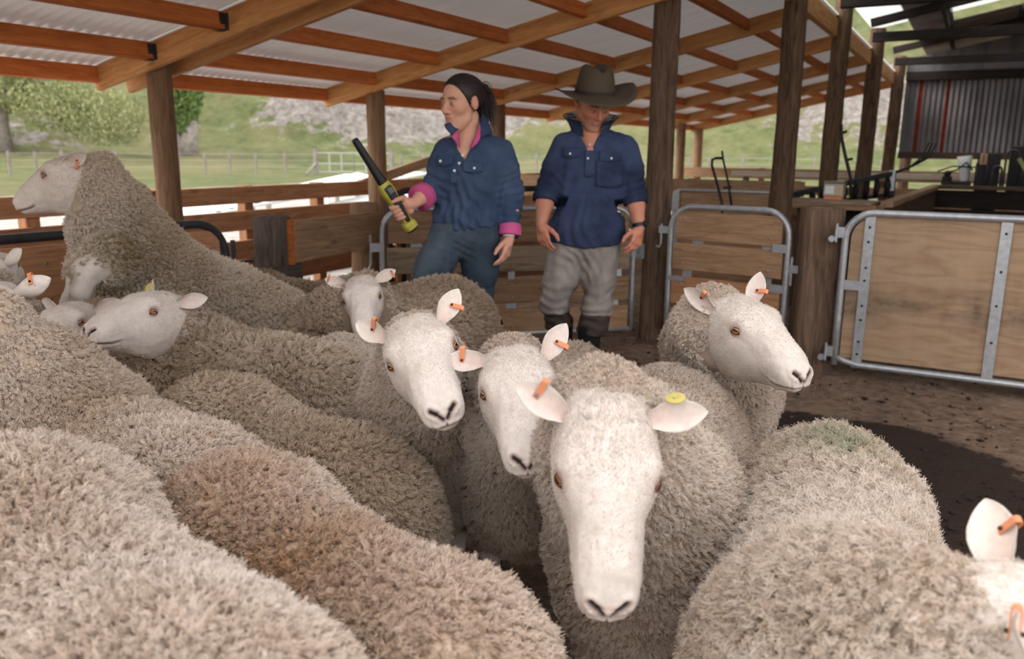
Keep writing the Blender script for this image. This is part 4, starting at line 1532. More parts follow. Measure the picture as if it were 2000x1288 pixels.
def sheep(label, rump, head_to, s=1.0, wide=.90, hs=1.0, poll=None, nose=None, up=(0, 0, 1), ears=None, tags=(), pitch=0.0, lift=0.0,
          wool=(.012, .030, 12, .0008), tint=(sc(206, 190, 172), sc(168, 146, 124)), curl=(.0035, 1.4), cover=3.0, base_k=.68, hair_face=0, vox=.0125, green=None, dirty=None,
          front_legs=None, lowhead=None, neck_r=1.0, seed=1, comb=(.35, .5), groom=None, near=True, height=1.0, clumpy=.72):
    """one sheep. rump: xy of the tail end, head_to: unit heading in xy; head given by two world points (poll, nose)"""
    g = np.random.default_rng(seed)
    hd = nrm(A(head_to[0], head_to[1], 0))
    pos = A(rump[0], rump[1], 0)+hd*.56*s
    M = Matrix.Identity(4)
    side = A(-hd[1], hd[0], 0)
    for i in range(3):
        M[i][0], M[i][1], M[i][2], M[i][3] = hd[i], side[i], (0, 0, 1)[i], pos[i]
    Mi = np.array(M.inverted())
    loc = lambda p: Mi[:3, :3] @ np.asarray(p, float)+Mi[:3, 3]
    locv = lambda X_: X_ @ Mi[:3, :3].T+Mi[:3, 3]
    # canonical body points, pitched about the hips for a rearing sheep
    cp, sp_ = math.cos(pitch), math.sin(pitch)
    hip = A(-.36, 0, .45)*s

    def B(x, y, z):
        p = A(x, y*wide, z*height)*s
        q = p-hip
        return hip+A(q[0]*cp-q[2]*sp_, q[1], q[0]*sp_+q[2]*cp)+A(0, 0, lift)
    if poll is None:
        lh = lowhead or (.78, 0.0, .74, .96, .0, .56)
        poll, nose = A(*(np.array(M)[:3, :3] @ (A(*lh[:3])*s)))+pos, A(*(np.array(M)[:3, :3] @ (A(*lh[3:])*s)))+pos
        nose = poll+nrm(nose-poll)*HLEN*hs
    v = nose-poll
    hscale = float(np.linalg.norm(v)/HLEN)
    e1 = nrm(v)
    e2 = np.asarray(up, float)
    e2 = nrm(e2-e1*np.dot(e2, e1))
    al = math.atan2(-.095, .31)
    X = math.cos(al)*e1-math.sin(al)*e2
    Z = math.sin(al)*e1+math.cos(al)*e2
    Yv = np.cross(Z, X)
    H0 = poll-Z*.076*hscale
    HM = np.stack([X, Yv, Z], 1)*hscale
    hw = lambda p: np.asarray(p) @ HM.T+H0
    nb = loc(hw(A(-.045, 0, -.03)))          # where the neck meets the skull
    th_ = loc(hw(A(.01, 0, -.085)))          # throat
    W_ = s*wide

    def f(P):
        R = P
        if pitch:
            q = P-hip-A(0, 0, lift)
            R = np.stack([q[:, 0]*cp+q[:, 2]*sp_, q[:, 1], -q[:, 0]*sp_+q[:, 2]*cp], 1)+hip
        else:
            R = P-A(0, 0, lift)
        R = R*A(1, 1/wide, 1/height)
        d = sd_ell(R, A(-.05, 0, .475)*s, A(.50, .232, .245)*s)
        d = smin(d, sd_ell(R, A(-.34, 0, .50)*s, A(.225, .205, .225)*s), .10*s)
        d = smin(d, sd_ell(R, A(.27, 0, .47)*s, A(.23, .205, .265)*s), .12*s)
        a = A(.30, 0, .55)*s
        if pitch:
            a = B(.30, 0, .55/height)
        else:
            a = a*A(1, wide, height)+A(0, 0, lift)
        mid = (a*.45+nb*.55)
        dn = smin(sd_cone(P, a, mid, .185*s, .135*s*neck_r), sd_cone(P, mid, nb, (.135*s*neck_r), .086*hscale*neck_r**.5), .05)
        d = smin(d, dn, .12*s)
        d = smin(d, sd_cone(P, a-A(0, 0, .13*s), th_, .14*s, .060*hscale), .09*s)
        for sy in (1, -1):
            hipj, st, hk = B(-.38, .11*sy, .36), B(-.33, .12*sy, .25), None
            kn = st*A(1, 1, 1)
            d = smin(d, sd_cone(P, B(-.36, .10*sy, .42), B(-.31, .125*sy, .30), .125*s, .085*s), .08*s)
            base = B(-.31, .125*sy, .30)
            hock = A(B(-.46, .12*sy, .0)[0] if not pitch else base[0]-.10*s, base[1], .21*s)
            d = smin(d, sd_cone(P, base, hock, .07*s, .034*s), .04*s)
            d = smin(d, sd_cone(P, hock, A(hock[0]+.03*s, hock[1], .03), .03*s, .027*s), .02*s)
            if not pitch:
                sh, kn = B(.27, .12*sy, .34), B(.29, .125*sy, .20)
                d = smin(d, sd_cone(P, sh, kn, .075*s, .036*s), .05*s)
                d = smin(d, sd_cone(P, kn, A(kn[0], kn[1], .03), .033*s, .027*s), .02*s)
        if front_legs:
            for leg in front_legs:
                pts = [loc(p) for p, _ in leg]
                for (pa, pb, ra, rb) in ((pts[i], pts[i+1], leg[i][1], leg[i+1][1]) for i in range(len(leg)-1)):
                    d = smin(d, sd_cone(P, pa, pb, ra, rb), .03)
        d = smin(d, sd_cone(P, B(-.53, 0, .50), B(-.57, 0, .36), .035*s, .022*s), .03*s)
        return d
    pts = [nb, th_, B(-.60, .30, .75), B(.55, -.30, .75), B(.5, .3, .1), B(-.6, -.3, .1)]
    if front_legs:
        pts += [loc(p) for leg in front_legs for p, _ in leg]
    lo, hi = np.min(pts, 0)-.16*s, np.max(pts, 0)+.16*s
    lo[2], hi[2] = max(lo[2], -.02), max(hi[2], .82*s)
    V, Q = sdf_mesh(f, lo, hi, vox)
    N = vnormals(V, Q)
    bare = np.clip((.24*s-V[:, 2])/.03, 0, 1)
    V = V+N*((1-bare)*(.010*smoothnoise(V, seed, 2.2, 2)+.006*smoothnoise(V, seed+5, 7, 2)))[:, None]
    woolw = 1-bare
    # hair of the head takes over where the neck meets the skull
    hd_d = np.sqrt((((V-nb))**2).sum(1))
    if front_legs:
        for leg in front_legs:
            for i in range(1, len(leg)-1):
                d_ = seg_d(V, loc(leg[i][0]), loc(leg[i+1][0]))-.055
                woolw = np.minimum(woolw, np.clip(d_/.03, 0, 1))
    base = np.array(tint[1])*base_k  # skin darkened under the locks, painted shade for the fleece crevices
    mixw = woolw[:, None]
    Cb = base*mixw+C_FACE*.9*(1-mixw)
    # head
    Hv, Hq, Hc = HEAD
    Hw = hw(Hv)
    root = bpy.data.objects.new('sheep', None)
    root.empty_display_size = .1
    put(root, None, M)
    tag(root, label, 'sheep', 'sheep crowded in the covered yard')
    allV, allQ, allC = [V, locv(Hw)], [Q, Hq+len(V)], [Cb, Hc]
    nbv = len(V)+len(Hv)
    ears = ears or ({}, {})
    tagspec = dict(tags)
    for k, sy in enumerate((1, -1)):
        sp2 = ears[k] if ears[k] else {}
        ed = sp2.get('d', A(-.30, .86*sy, .28))
        ef = sp2.get('f', A(.75, .30*sy, .1))
        eV, eQ, eC, ept, et, ef_ = make_ear(A(*ed), A(*ef), sp2.get('L', .100), sp2.get('w', .0275), sp2.get('cup', 1.15))
        bp = A(.010, .068*sy, .045)
        Ew = hw(eV+bp)
        allV.append(locv(Ew))
        allQ.append(eQ+nbv)
        allC.append(eC)
        nbv += len(eV)
        if k in tagspec:
            kind, u_, vv = tagspec[k]
            add_tag(root, kind, lambda a, b, o=0.0: hw(ept(a, b, o)+bp), u_, vv, hscale)
        # eye
        o_ = nrm(A(.40, .86*sy, .26))
        uu = nrm(A(0, 0, 1)-o_*o_[2])
        yy_ = np.cross(uu, o_)
        R3 = HM @ np.stack([o_, yy_, uu], 1)
        EM = Matrix.Identity(4)
        ec = hw(EYE_C*A(1, sy, 1))
        for i in range(3):
            EM[i][0], EM[i][1], EM[i][2], EM[i][3] = R3[i, 0], R3[i, 1], R3[i, 2], ec[i]
        put(bpy.data.objects.new('eye', _e), root, EM)
    AV, AQ, AC = np.concatenate(allV), np.concatenate(allQ), np.concatenate(allC)
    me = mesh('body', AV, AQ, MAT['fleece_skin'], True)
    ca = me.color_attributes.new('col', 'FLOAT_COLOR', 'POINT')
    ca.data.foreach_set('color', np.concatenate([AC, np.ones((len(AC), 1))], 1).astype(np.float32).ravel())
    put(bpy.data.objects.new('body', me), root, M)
    # hooves
    # ---- fleece
    Mr = np.array(M)
    Vw = V @ Mr[:3, :3].T+Mr[:3, 3]
    Nw = N @ Mr[:3, :3].T
    fc = Q.mean(1).astype(int) if False else None
    fw_ = woolw[Q].mean(1)
    view = nrm(CAM-Vw.mean(0))
    fN = Nw[Q].mean(1)
    tocam = CAM-Vw[Q].mean(1)
    tocam /= np.linalg.norm(tocam, axis=1, keepdims=True)
    facing = (fN*tocam).sum(1)
    wgt = fw_*np.where(facing > -.4, 1.0, 0.0)
    # no wool inside the skull
    Hc0 = hw(A(.13, 0, -.02))
    Fc_ = Vw[Q].mean(1)
    hx = (Fc_-H0) @ (HM/hscale**2)
    tx = [-.03, .0, .04, .08, .115, .145, .175, .205, .31]
    inside = (hx[:, 0] > -.03) & (hx[:, 0] < .32) & (np.abs(hx[:, 1]) < np.interp(hx[:, 0], tx, [.066, .074, .078, .08, .078, .07, .06, .052, .04])) \
        & (hx[:, 2] < np.interp(hx[:, 0], tx, [.058, .072, .080, .083, .078, .07, .06, .05, .0])) & (hx[:, 2] > -.115)
    inside |= (hx[:, 0] > .035) & (hx[:, 0] < .33) & (np.abs(hx[:, 1]) < .1) & (np.abs(hx[:, 2]) < .13)
    wgt = wgt*np.where(inside, 0.0, 1.0)
    R_, L_, per, rad = wool
    fa = .5*np.linalg.norm(np.cross(Vw[Q[:, 2]]-Vw[Q[:, 0]], Vw[Q[:, 3]]-Vw[Q[:, 1]]), axis=1)
    nclump = int(np.clip(cover*(fa*wgt).sum()/(PI*R_*R_), 1500, 26000))
    C0, N0, vi = sample_faces(Vw, Q, Nw, wgt, nclump, g)
    back = -hd
    cd = A(0, 0, -1)*comb[0]+back*comb[1]
    if groom is not None: cd = cd+np.asarray(groom, float)
    jit = g.normal(size=(nclump, 3))*.42
    tg = cd[None]+jit
    tg = tg-N0*(tg*N0).sum(1, keepdims=True)
    dirc = nrm_rows(N0*.55+tg)
    Lc = L_*g.uniform(.65, 1.3, nclump)*np.clip(np.sqrt(((C0-hw(A(-.03, 0, 0)))**2).sum(1))/.22, .6, 1)
    # pale and dirty locks
    nz = smoothnoise(C0, seed+50, 1.6, 3)*.5+.5
    k_ = np.clip(nz*1.3-.15+g.normal(size=nclump)*.15, 0, 1)[:, None]
    T = np.array(tint[0])*(1-k_)+np.array(tint[1])*k_
    thr = np.exp(-((C0-hw(A(.035, 0, -.10)))**2).sum(1)/(2*(.085*hscale)**2))[:, None]
    T = T*(1-.85*thr)+C_FACE*(.85*thr)
    if dirty is not None:
        for c_, rad_, col_, amt in dirty:
            q_ = (amt*np.exp(-((C0-np.asarray(c_))**2).sum(1)/(2*rad_*rad_))*(.7+.6*g.uniform(0, 1, nclump)))[:, None]
            q_ = np.clip(q_, 0, 1)
            T = T*(1-q_)+np.array(col_)*q_
    rep = lambda X: np.repeat(X, per, 0)
    n = nclump*per
    N2 = rep(N0)
    a1 = nrm_rows(np.cross(N2, A(.31, .77, .55)[None]))
    a2 = np.cross(N2, a1)
    rr_ = R_*np.sqrt(g.uniform(0, 1, n))[:, None]
    th2 = g.uniform(0, 2*PI, n)[:, None]
    off = rr_*(np.cos(th2)*a1+np.sin(th2)*a2)
    T2 = rep(T)*g.uniform(.86, 1.1, (n, 1))
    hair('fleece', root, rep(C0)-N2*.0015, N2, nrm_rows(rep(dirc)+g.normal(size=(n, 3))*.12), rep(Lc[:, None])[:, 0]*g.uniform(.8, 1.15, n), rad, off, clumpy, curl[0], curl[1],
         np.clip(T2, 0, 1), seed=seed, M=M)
    if hair_face:
        Vh = Hw[:112*96]
        Qh = Hq[(Hq < 112*96).all(1)]
        Nh = vnormals(Vh, Qh)
        wv = np.clip((.285-Hv[:112*96, 0])/.05, .0, 1)*np.clip((Hv[:112*96, 0]+.06)/.02, 0, 1)
        for sy in (1, -1):
            ed2 = np.sqrt(((Hv[:112*96]-EYE_C*A(1, sy, 1))**2).sum(1))
            wv = wv*np.clip((ed2-.017)/.008, 0, 1)
        lw = .35+.65*np.clip((.16-Hv[:112*96, 0])/.2, 0, 1)
        P_, N_, vi = sample_faces(Vh, Qh, Nh, wv[Qh].mean(1), hair_face, g)
        dd = -X[None]*.8+Z[None]*.05+g.normal(size=P_.shape)*.35+A(0, 0, -.15)
        dd = dd-N_*(dd*N_).sum(1, keepdims=True)
        dd = nrm_rows(dd+N_*.25)
        hc = Hc[:112*96][vi]*g.uniform(.88, 1.06, (hair_face, 1))
        hair('face_hair', root, P_-N_*.001, N_, dd, (.010*hscale*lw[vi])*g.uniform(.6, 1.3, hair_face), .00042, np.zeros_like(P_), 0, 0, 0, np.clip(hc, 0, 1), K=3, seed=seed+1, M=M)
    return root


def nrm_rows(X):
    return X/(np.linalg.norm(X, axis=1, keepdims=True)+1e-9)


def add_tag(root, kind, ept, u_, vv, s):
    """ear tag: 'strap' folds over the ear's edge, 'disc' is a round button"""
    p = ept(u_, vv)
    pin = ept(u_, vv*.45)
    e = nrm(ept(min(u_+.1, 1), vv)-ept(u_-.1, vv))
    inn = nrm(pin-p)
    nn = nrm(np.cross(e, inn))
    if kind.startswith('strap'):
        mb = MB()
        prof = []
        h, w = .0060*s, .032*s
        for a in np.radians(np.linspace(-90, 90, 7)):
            prof.append((-.004*s-h*math.cos(a), h*math.sin(a)))
        path = [(w, -h)]+prof+[(w, h)]
        V, t_ = [], .0016*s
        bw = .0058*s
        for i, (a, b) in enumerate(path):
            q = A(a, b, 0)
            pr, nx = A(*path[max(i-1, 0)], 0), A(*path[min(i+1, len(path)-1)], 0)
            tn = nrm(nx-pr)
            no = A(tn[1], -tn[0], 0)
            for k in (0, 1):
                for z in (-bw, bw):
                    x_, y_ = q[0]+no[0]*t_*k, q[1]+no[1]*t_*k
                    V.append(p+inn*x_+nn*y_+e*z)
        Fc = []
        for i in range(len(path)-1):
            o_, n_ = i*4, (i+1)*4
            Fc += [(o_, o_+1, n_+1, n_), (o_+2, n_+2, n_+3, o_+3), (o_, n_, n_+2, o_+2), (o_+1, o_+3, n_+3, n_+1)]
        Fc += [(0, 2, 3, 1), tuple(len(V)-4+np.array([0, 1, 3, 2]))]
        mb.add(V, Fc)
        o = mb.build('ear_tag', MAT['orange_tag'], root)
        c = p+inn*(w*.72)+nn*(h+.002*s)
        stud = MAT['blue_stud'] if kind == 'strap_blue' else MAT['black_plastic']
        MB().ball(c, .0034*s, 8).ball(p+inn*(w*.72)-nn*(h+.002*s), .0034*s, 8).build('tag_stud', stud, o, smooth=True)
    else:
        nn = -inn
        Mx, _ = beam_M(p, p+nn, e)
        Mx = Matrix.Translation(Vector(p+nn*.001*s)) @ Mx.to_3x3().to_4x4() @ Matrix.Rotation(PI/2, 4, 'Y')
        r = .0165*s
        o = MB().lathe([(0.0001, .0), (r, .0), (r, .0025*s), (r*.55, .0035*s), (r*.5, .0025*s), (r*.3, .0025*s), (r*.25, .006*s), (.0001, .006*s)], 20, Mx).build('ear_tag', MAT['yellow_tag'], root)

# ------------------------------------------------------------------ the flock
CREAM, TAN, DIRT, BROWN = sc(216, 201, 187), sc(182, 163, 146), sc(120, 96, 74), sc(150, 126, 104)
GRN = sc(104, 150, 112)
SHORT = dict(base_k=.82, wool=(.0080, .012, 11, .0008), curl=(.002, 1.2))
FACE = dict(hair_face=14000)

# 1: centre front
p_ = at(1190, 788, 1.44)
sheep('white-faced sheep staring straight at the camera with yellow and orange ear tags', (-.79, 2.57), (.25, -1.0), s=1.07, poll=p_, nose=solve_nose(p_, 1187, 1196, 1.06), up=-FW,
      ears=({'d': (-.12, .97, .16), 'f': (.5, 0, .85), 'cup': .9}, {'d': (-.42, -.85, .25), 'f': (.5, 0, .85), 'cup': .9}), tags=((0, ('disc', .5, -1.0)), (1, ('strap_blue', .6, 1.0))),
      tint=(CREAM, TAN), seed=1, neck_r=1.12, **SHORT, **FACE)
# 2: profile to the right
p_ = at(1432, 578, 2.42)
sheep('white-faced sheep in profile looking towards the ply gate with orange tags', (-.90, 3.98), (.16, -1.0), s=.98, poll=p_, nose=solve_nose(p_, 1568, 740, 1.06), up=(0, 0, 1),
      ears=({'d': (-.35, .35, .85), 'f': (.5, -.8, 0), 'cup': .8}, {'d': (-.8, -.55, .35), 'f': (.5, -.8, 0)}), tags=((0, ('strap', .45, 1.0)), (1, ('strap', .45, 1.0))),
      tint=(CREAM, TAN), seed=2, neck_r=1.45, **SHORT, **FACE)
# 3: second from the centre, facing the camera
p_ = at(1003, 678, 1.86)
sheep('sheep with a dirt-smudged forehead between the staring sheep and its neighbour', (-1.27, 2.86), (.24, -1.0), s=.98, wide=.94, poll=p_, nose=solve_nose(p_, 1030, 908, .98), up=-FW+A(0, 0, .45),
      ears=({'d': (-.55, .62, .55), 'f': (.6, .2, .6)}, {'d': (-.1, -1, .12), 'f': (.6, 0, .8)}), tags=((0, ('strap', .5, 1.0)), (1, ('strap', .55, 1.0))),
      tint=(CREAM, TAN), seed=3, neck_r=1.1, **SHORT, **FACE)
# 4: the one left of it
p_ = at(800, 622, 1.98)
sheep('sheep with a clean white face and upright tagged ears, left of the smudged one', (-2.16, 2.38), (.88, -.46), s=1.0, poll=p_, nose=solve_nose(p_, 868, 812, 1.0), up=-FW+A(0, 0, .5),
      ears=({'d': (-.55, .7, .45), 'f': (.6, .2, .6)}, {'d': (-.75, -.62, .35), 'f': (.6, -.3, .6)}), tags=((0, ('strap', .55, 1.0)), (1, ('strap', .5, 1.0))),
      tint=(CREAM, TAN), seed=4, neck_r=1.15, **SHORT, **FACE)
# 5: by the woman
p_ = at(703, 540, 3.3)
sheep('small-faced sheep whose round rump hides the knees of the woman', (-2.15, 3.52), (-.10, -.99), s=1.1, poll=p_, nose=solve_nose(p_, 712, 650, .90), up=-FW+A(0, 0, .6),
      ears=({'d': (-.2, .9, .3), 'f': (.6, .2, .6)}, {'d': (-.3, -.9, .35), 'f': (.6, -.2, .6)}), tags=((0, ('strap', .8, 1.0)), (1, ('strap', .85, 1.0))),
      tint=(sc(196, 177, 157), sc(160, 139, 119)), seed=5, wool=(.011, .018, 10, .0012), hair_face=5000)
# 6: behind
sheep('dark-fleeced sheep behind the rearing one, only its back showing', (-2.56, 3.14), (-1.0, .06), s=1.0, tint=(sc(186, 165, 144), sc(150, 128, 108)), seed=6,
      wool=(.012, .020, 10, .0013), lowhead=(.74, .1, .62, .9, .1, .40))
# 7: rearing
p_ = at(152, 300, 3.43)
sheep('rearing sheep with stained shoulder climbing above the flock', (-2.60, 2.80), (-.84, -.54), s=1.06, poll=p_, nose=solve_nose(p_, 36, 398, 1.08, False), up=(0, 0, 1), pitch=math.radians(27), lift=.02,
      ears=({'d': (-.93, .36, -.02), 'f': (.2, .85, -.2)}, {'d': (-.93, -.35, .05), 'f': (.2, -.9, 0)}), tags=((0, ('strap', .35, 1.0)),),
      tint=(sc(236, 222, 206), sc(206, 185, 162)), seed=7, cover=3.6, wool=(.010, .019, 11, .0010), hair_face=8000,
      front_legs=[[(at(215, 505, 3.28), .10), (at(172, 530, 3.19), .052), (at(158, 570, 3.19), .036), (at(140, 640, 3.25), .03)],
                  [(at(215, 470, 3.58), .10), (at(160, 540, 3.63), .05), (at(120, 620, 3.63), .03)]],
      dirty=[(at(300, 470, 3.30), .17, sc(128, 108, 68), 1.0), (at(420, 540, 3.41), .15, sc(132, 108, 76), .9), (at(400, 440, 3.41), .12, sc(128, 104, 84), .8)])
# 8: profile left with the long ear
p_ = at(325, 572, 2.86)
sheep('sheep in profile facing left with a grey muzzle in front of the rearing one', (-2.10, 2.62), (-.70, -.70), s=.88, poll=p_, nose=solve_nose(p_, 170, 652, 1.0, True), up=(0, 0, 1),
      ears=({'d': (-.85, .5, .15), 'f': (.4, .8, .1)}, {'d': (-.5, -.5, .6), 'f': (.6, -.4, .1)}), tags=((1, ('disc', .35, 1.0)),),
      tint=(sc(204, 185, 166), sc(168, 147, 126)), seed=8, wool=(.011, .018, 10, .0011), hair_face=8000)
# 9: half hidden
p_ = at(150, 590, 2.95)
sheep('half-hidden sheep with one eye and ear showing beside the grey-muzzled one', (-3.35, 2.95), (.35, -.95), s=.95, poll=p_, nose=solve_nose(p_, 62, 690, .95, True), up=(0, 0, 1),
      ears=({'d': (-.5, .8, .3), 'f': (.6, .5, .1)}, {'d': (-.4, -.9, .3), 'f': (.6, -.5, .1)}),
      tint=(sc(180, 158, 134), sc(138, 114, 94)), seed=9, wool=(.013, .024, 9, .0013), hair_face=5000)
# 10: at the left edge, seen from behind
p_ = at(-34, 556, 2.10)
NEAR = dict(base_k=.92, wool=(.0085, .019, 12, .0008), curl=(.003, 1.5))
sheep('pale woolly sheep at the left edge seen from behind with tagged ears', (-1.28, 1.15), (-.97, .22), s=1.06, poll=p_, nose=p_+nrm(A(-.80, .45, -.40))*HLEN*1.0, up=(0, 0, 1),
      ears=({'d': (-.45, .9, .2), 'f': (.6, .5, .1)}, {'d': (-.35, -.8, .35), 'f': (.6, -.5, .1)}), tags=((0, ('strap', .55, 1.0)), (1, ('strap', .55, 1.0))),
      tint=(sc(232, 216, 202), sc(208, 186, 164)), seed=10, neck_r=.92, **NEAR)
# 11: nearest
sheep('nearest sheep, a big blurred cream back filling the lower left corner', (-.52, .54), (-.965, .24), s=1.13, tint=(sc(236, 222, 210), sc(216, 196, 178)), seed=11,
      height=1.03, lowhead=(.74, .1, .5, .9, .1, .28), **NEAR)
# 12: second
sheep('cream sheep with brown stained side, its rump beside the staring sheep', (-.47, .94), (-.96, .25), s=1.0, tint=(sc(234, 219, 205), sc(212, 189, 167)), seed=12,
      lowhead=(.72, -.12, .55, .86, -.2, .3), dirty=[(A(-1.0, .92, .62), .16, sc(176, 136, 100), .8), (A(-1.45, 1.0, .66), .16, sc(176, 136, 100), .8), (A(-.6, .80, .5), .2, sc(176, 136, 100), .7)], **NEAR)
# 13: curly back
sheep('sheep showing only a curly banded back below the left gate', (-1.64, 1.97), (-1.0, .05), s=1.06, tint=(sc(222, 206, 188), sc(184, 163, 140)), seed=13,
      wool=(.010, .024, 13, .0009), curl=(.004, 1.6), lowhead=(.74, .1, .60, .9, .14, .38))
# 15: back with the round rump
sheep('sheep showing only its sandy back and round rump next to the white-faced ones', (-1.06, 1.47), (-.98, .18), s=.98, tint=(sc(220, 202, 182), sc(186, 163, 140)), seed=15,
      wool=(.0085, .016, 12, .0008), curl=(.003, 1.4), lowhead=(.74, -.1, .58, .88, -.16, .36))
# 16: curly-rump on the right, head turned out of the picture
p_ = at(1978, 1112, 1.06)
sheep('curly-fleeced sheep with a green dye mark on its rump, head turned away', (-.25, 2.16), (.17, -.98), s=1.05, poll=p_, nose=p_+nrm(RT*.80-FW*.25-UP*.55)*HLEN*1.02, up=A(0, 0, 1)+RT*.2,
      ears=({'d': (-.28, .80, .62), 'f': (-.5, -.5, .35), 'L': .115, 'w': .034}, {'d': (-.1, -.95, -.05), 'f': (.6, -.1, .75)}), tags=((0, ('strap', .55, 1.0)), (1, ('strap', .5, 1.0))),
      tint=(sc(228, 215, 203), sc(194, 175, 156)), seed=16, wool=(.0085, .022, 13, .0008), curl=(.0085, 1.5), clumpy=.92, cover=2.4,
      dirty=[(at(1630, 915, 1.86), .05, GRN, .7)], hair_face=6000, neck_r=1.1)
# 18: only an ear at the left edge
p_ = at(-35, 500, 2.9)
sheep('sheep mostly beyond the left edge, one pale ear showing', (-3.75, 1.15), (.35, .94), s=.95, poll=p_, nose=p_+nrm(A(-.55, .6, -.3))*HLEN*.95, up=(0, 0, 1),
      ears=({'d': (-.3, .9, .3), 'f': (.6, .5, .1)}, {'d': (-.35, -.75, .55), 'f': (.5, -.6, .1)}),
      tint=(CREAM, TAN), seed=18, wool=(.013, .024, 9, .0013))

# ------------------------------------------------------------------ people
# local frame of a person: x towards the camera side, y to the picture's right, z up
m = NT('skin_tone')
f = m.noise(m.coord('Object'), 60, 4, .6)
c = m.mix(.5, m.attr('col').outputs['Color'], m.mix(1.0, m.attr('col').outputs['Color'], m.ramp(f, [(.3, (.86, .80, .78)), (.7, (1, 1, 1))]), 'MULTIPLY'))
m.set(c, .55, 0, .35)
m.b.inputs['Subsurface Weight'].default_value = .08
m.b.inputs['Subsurface Radius'].default_value = (.02, .008, .005)

HEADING = A(-math.sin(YAW), math.cos(YAW), 0)


class Person:
    def __init__(self, G, label, k=1.0):
        self.G = np.asarray(G, float)
        self.k = k                                  # build of the person: local unit in metres
        self.ax = np.stack([-HEADING, A(math.cos(YAW), math.sin(YAW), 0), A(0, 0, 1)], 1)
        self.M = Matrix.Identity(4)
        for i in range(3):
            for j in range(3): self.M[i][j] = self.ax[i, j]*k
            self.M[i][3] = self.G[i]
        self.root = bpy.data.objects.new('person', None)
        self.root.empty_display_size = .1
        put(self.root, None, self.M)
        tag(self.root, label, 'person')

    def p(self, px, py, fwd=0.0):
        """local point at a picture position, fwd metres in front of the body's plane"""
        d = at(px, py, 1.0)-CAM
        fh = -HEADING
        t = ((self.G+fh*fwd*self.k-CAM) @ fh)/(d @ fh)
        return self.ax.T @ (CAM+d*t-self.G)/self.k

    def mesh(self, name, V, Q, mat, col=None, parent=None, smooth=True):
        me = mesh(name, V, Q, MAT[mat], smooth)
        if col is not None:
            me.color_attributes.new('col', 'FLOAT_COLOR', 'POINT').data.foreach_set('color', np.concatenate([col, np.ones((len(col), 1))], 1).astype(np.float32).ravel())
        return put(bpy.data.objects.new(name, me), parent or self.root, self.M)

    def mb(self, mb, name, mat, parent=None, smooth=False):
        me = mb.build(name, MAT[mat], obj=False, smooth=smooth)
        return put(bpy.data.objects.new(name, me), parent or self.root, self.M)


def cones(P, chain, k=.03):
    """smooth chain of (point, radius)"""
    d = None
    for (a, ra), (b, rb) in zip(chain[:-1], chain[1:]):
        e = sd_cone(P, a, b, ra, rb)
        d = e if d is None else smin(d, e, k)
    return d


def sdf_auto(f, pts, pad, h):
    pts = np.asarray(pts, float)
    return sdf_mesh(f, pts.min(0)-pad, pts.max(0)+pad, h)


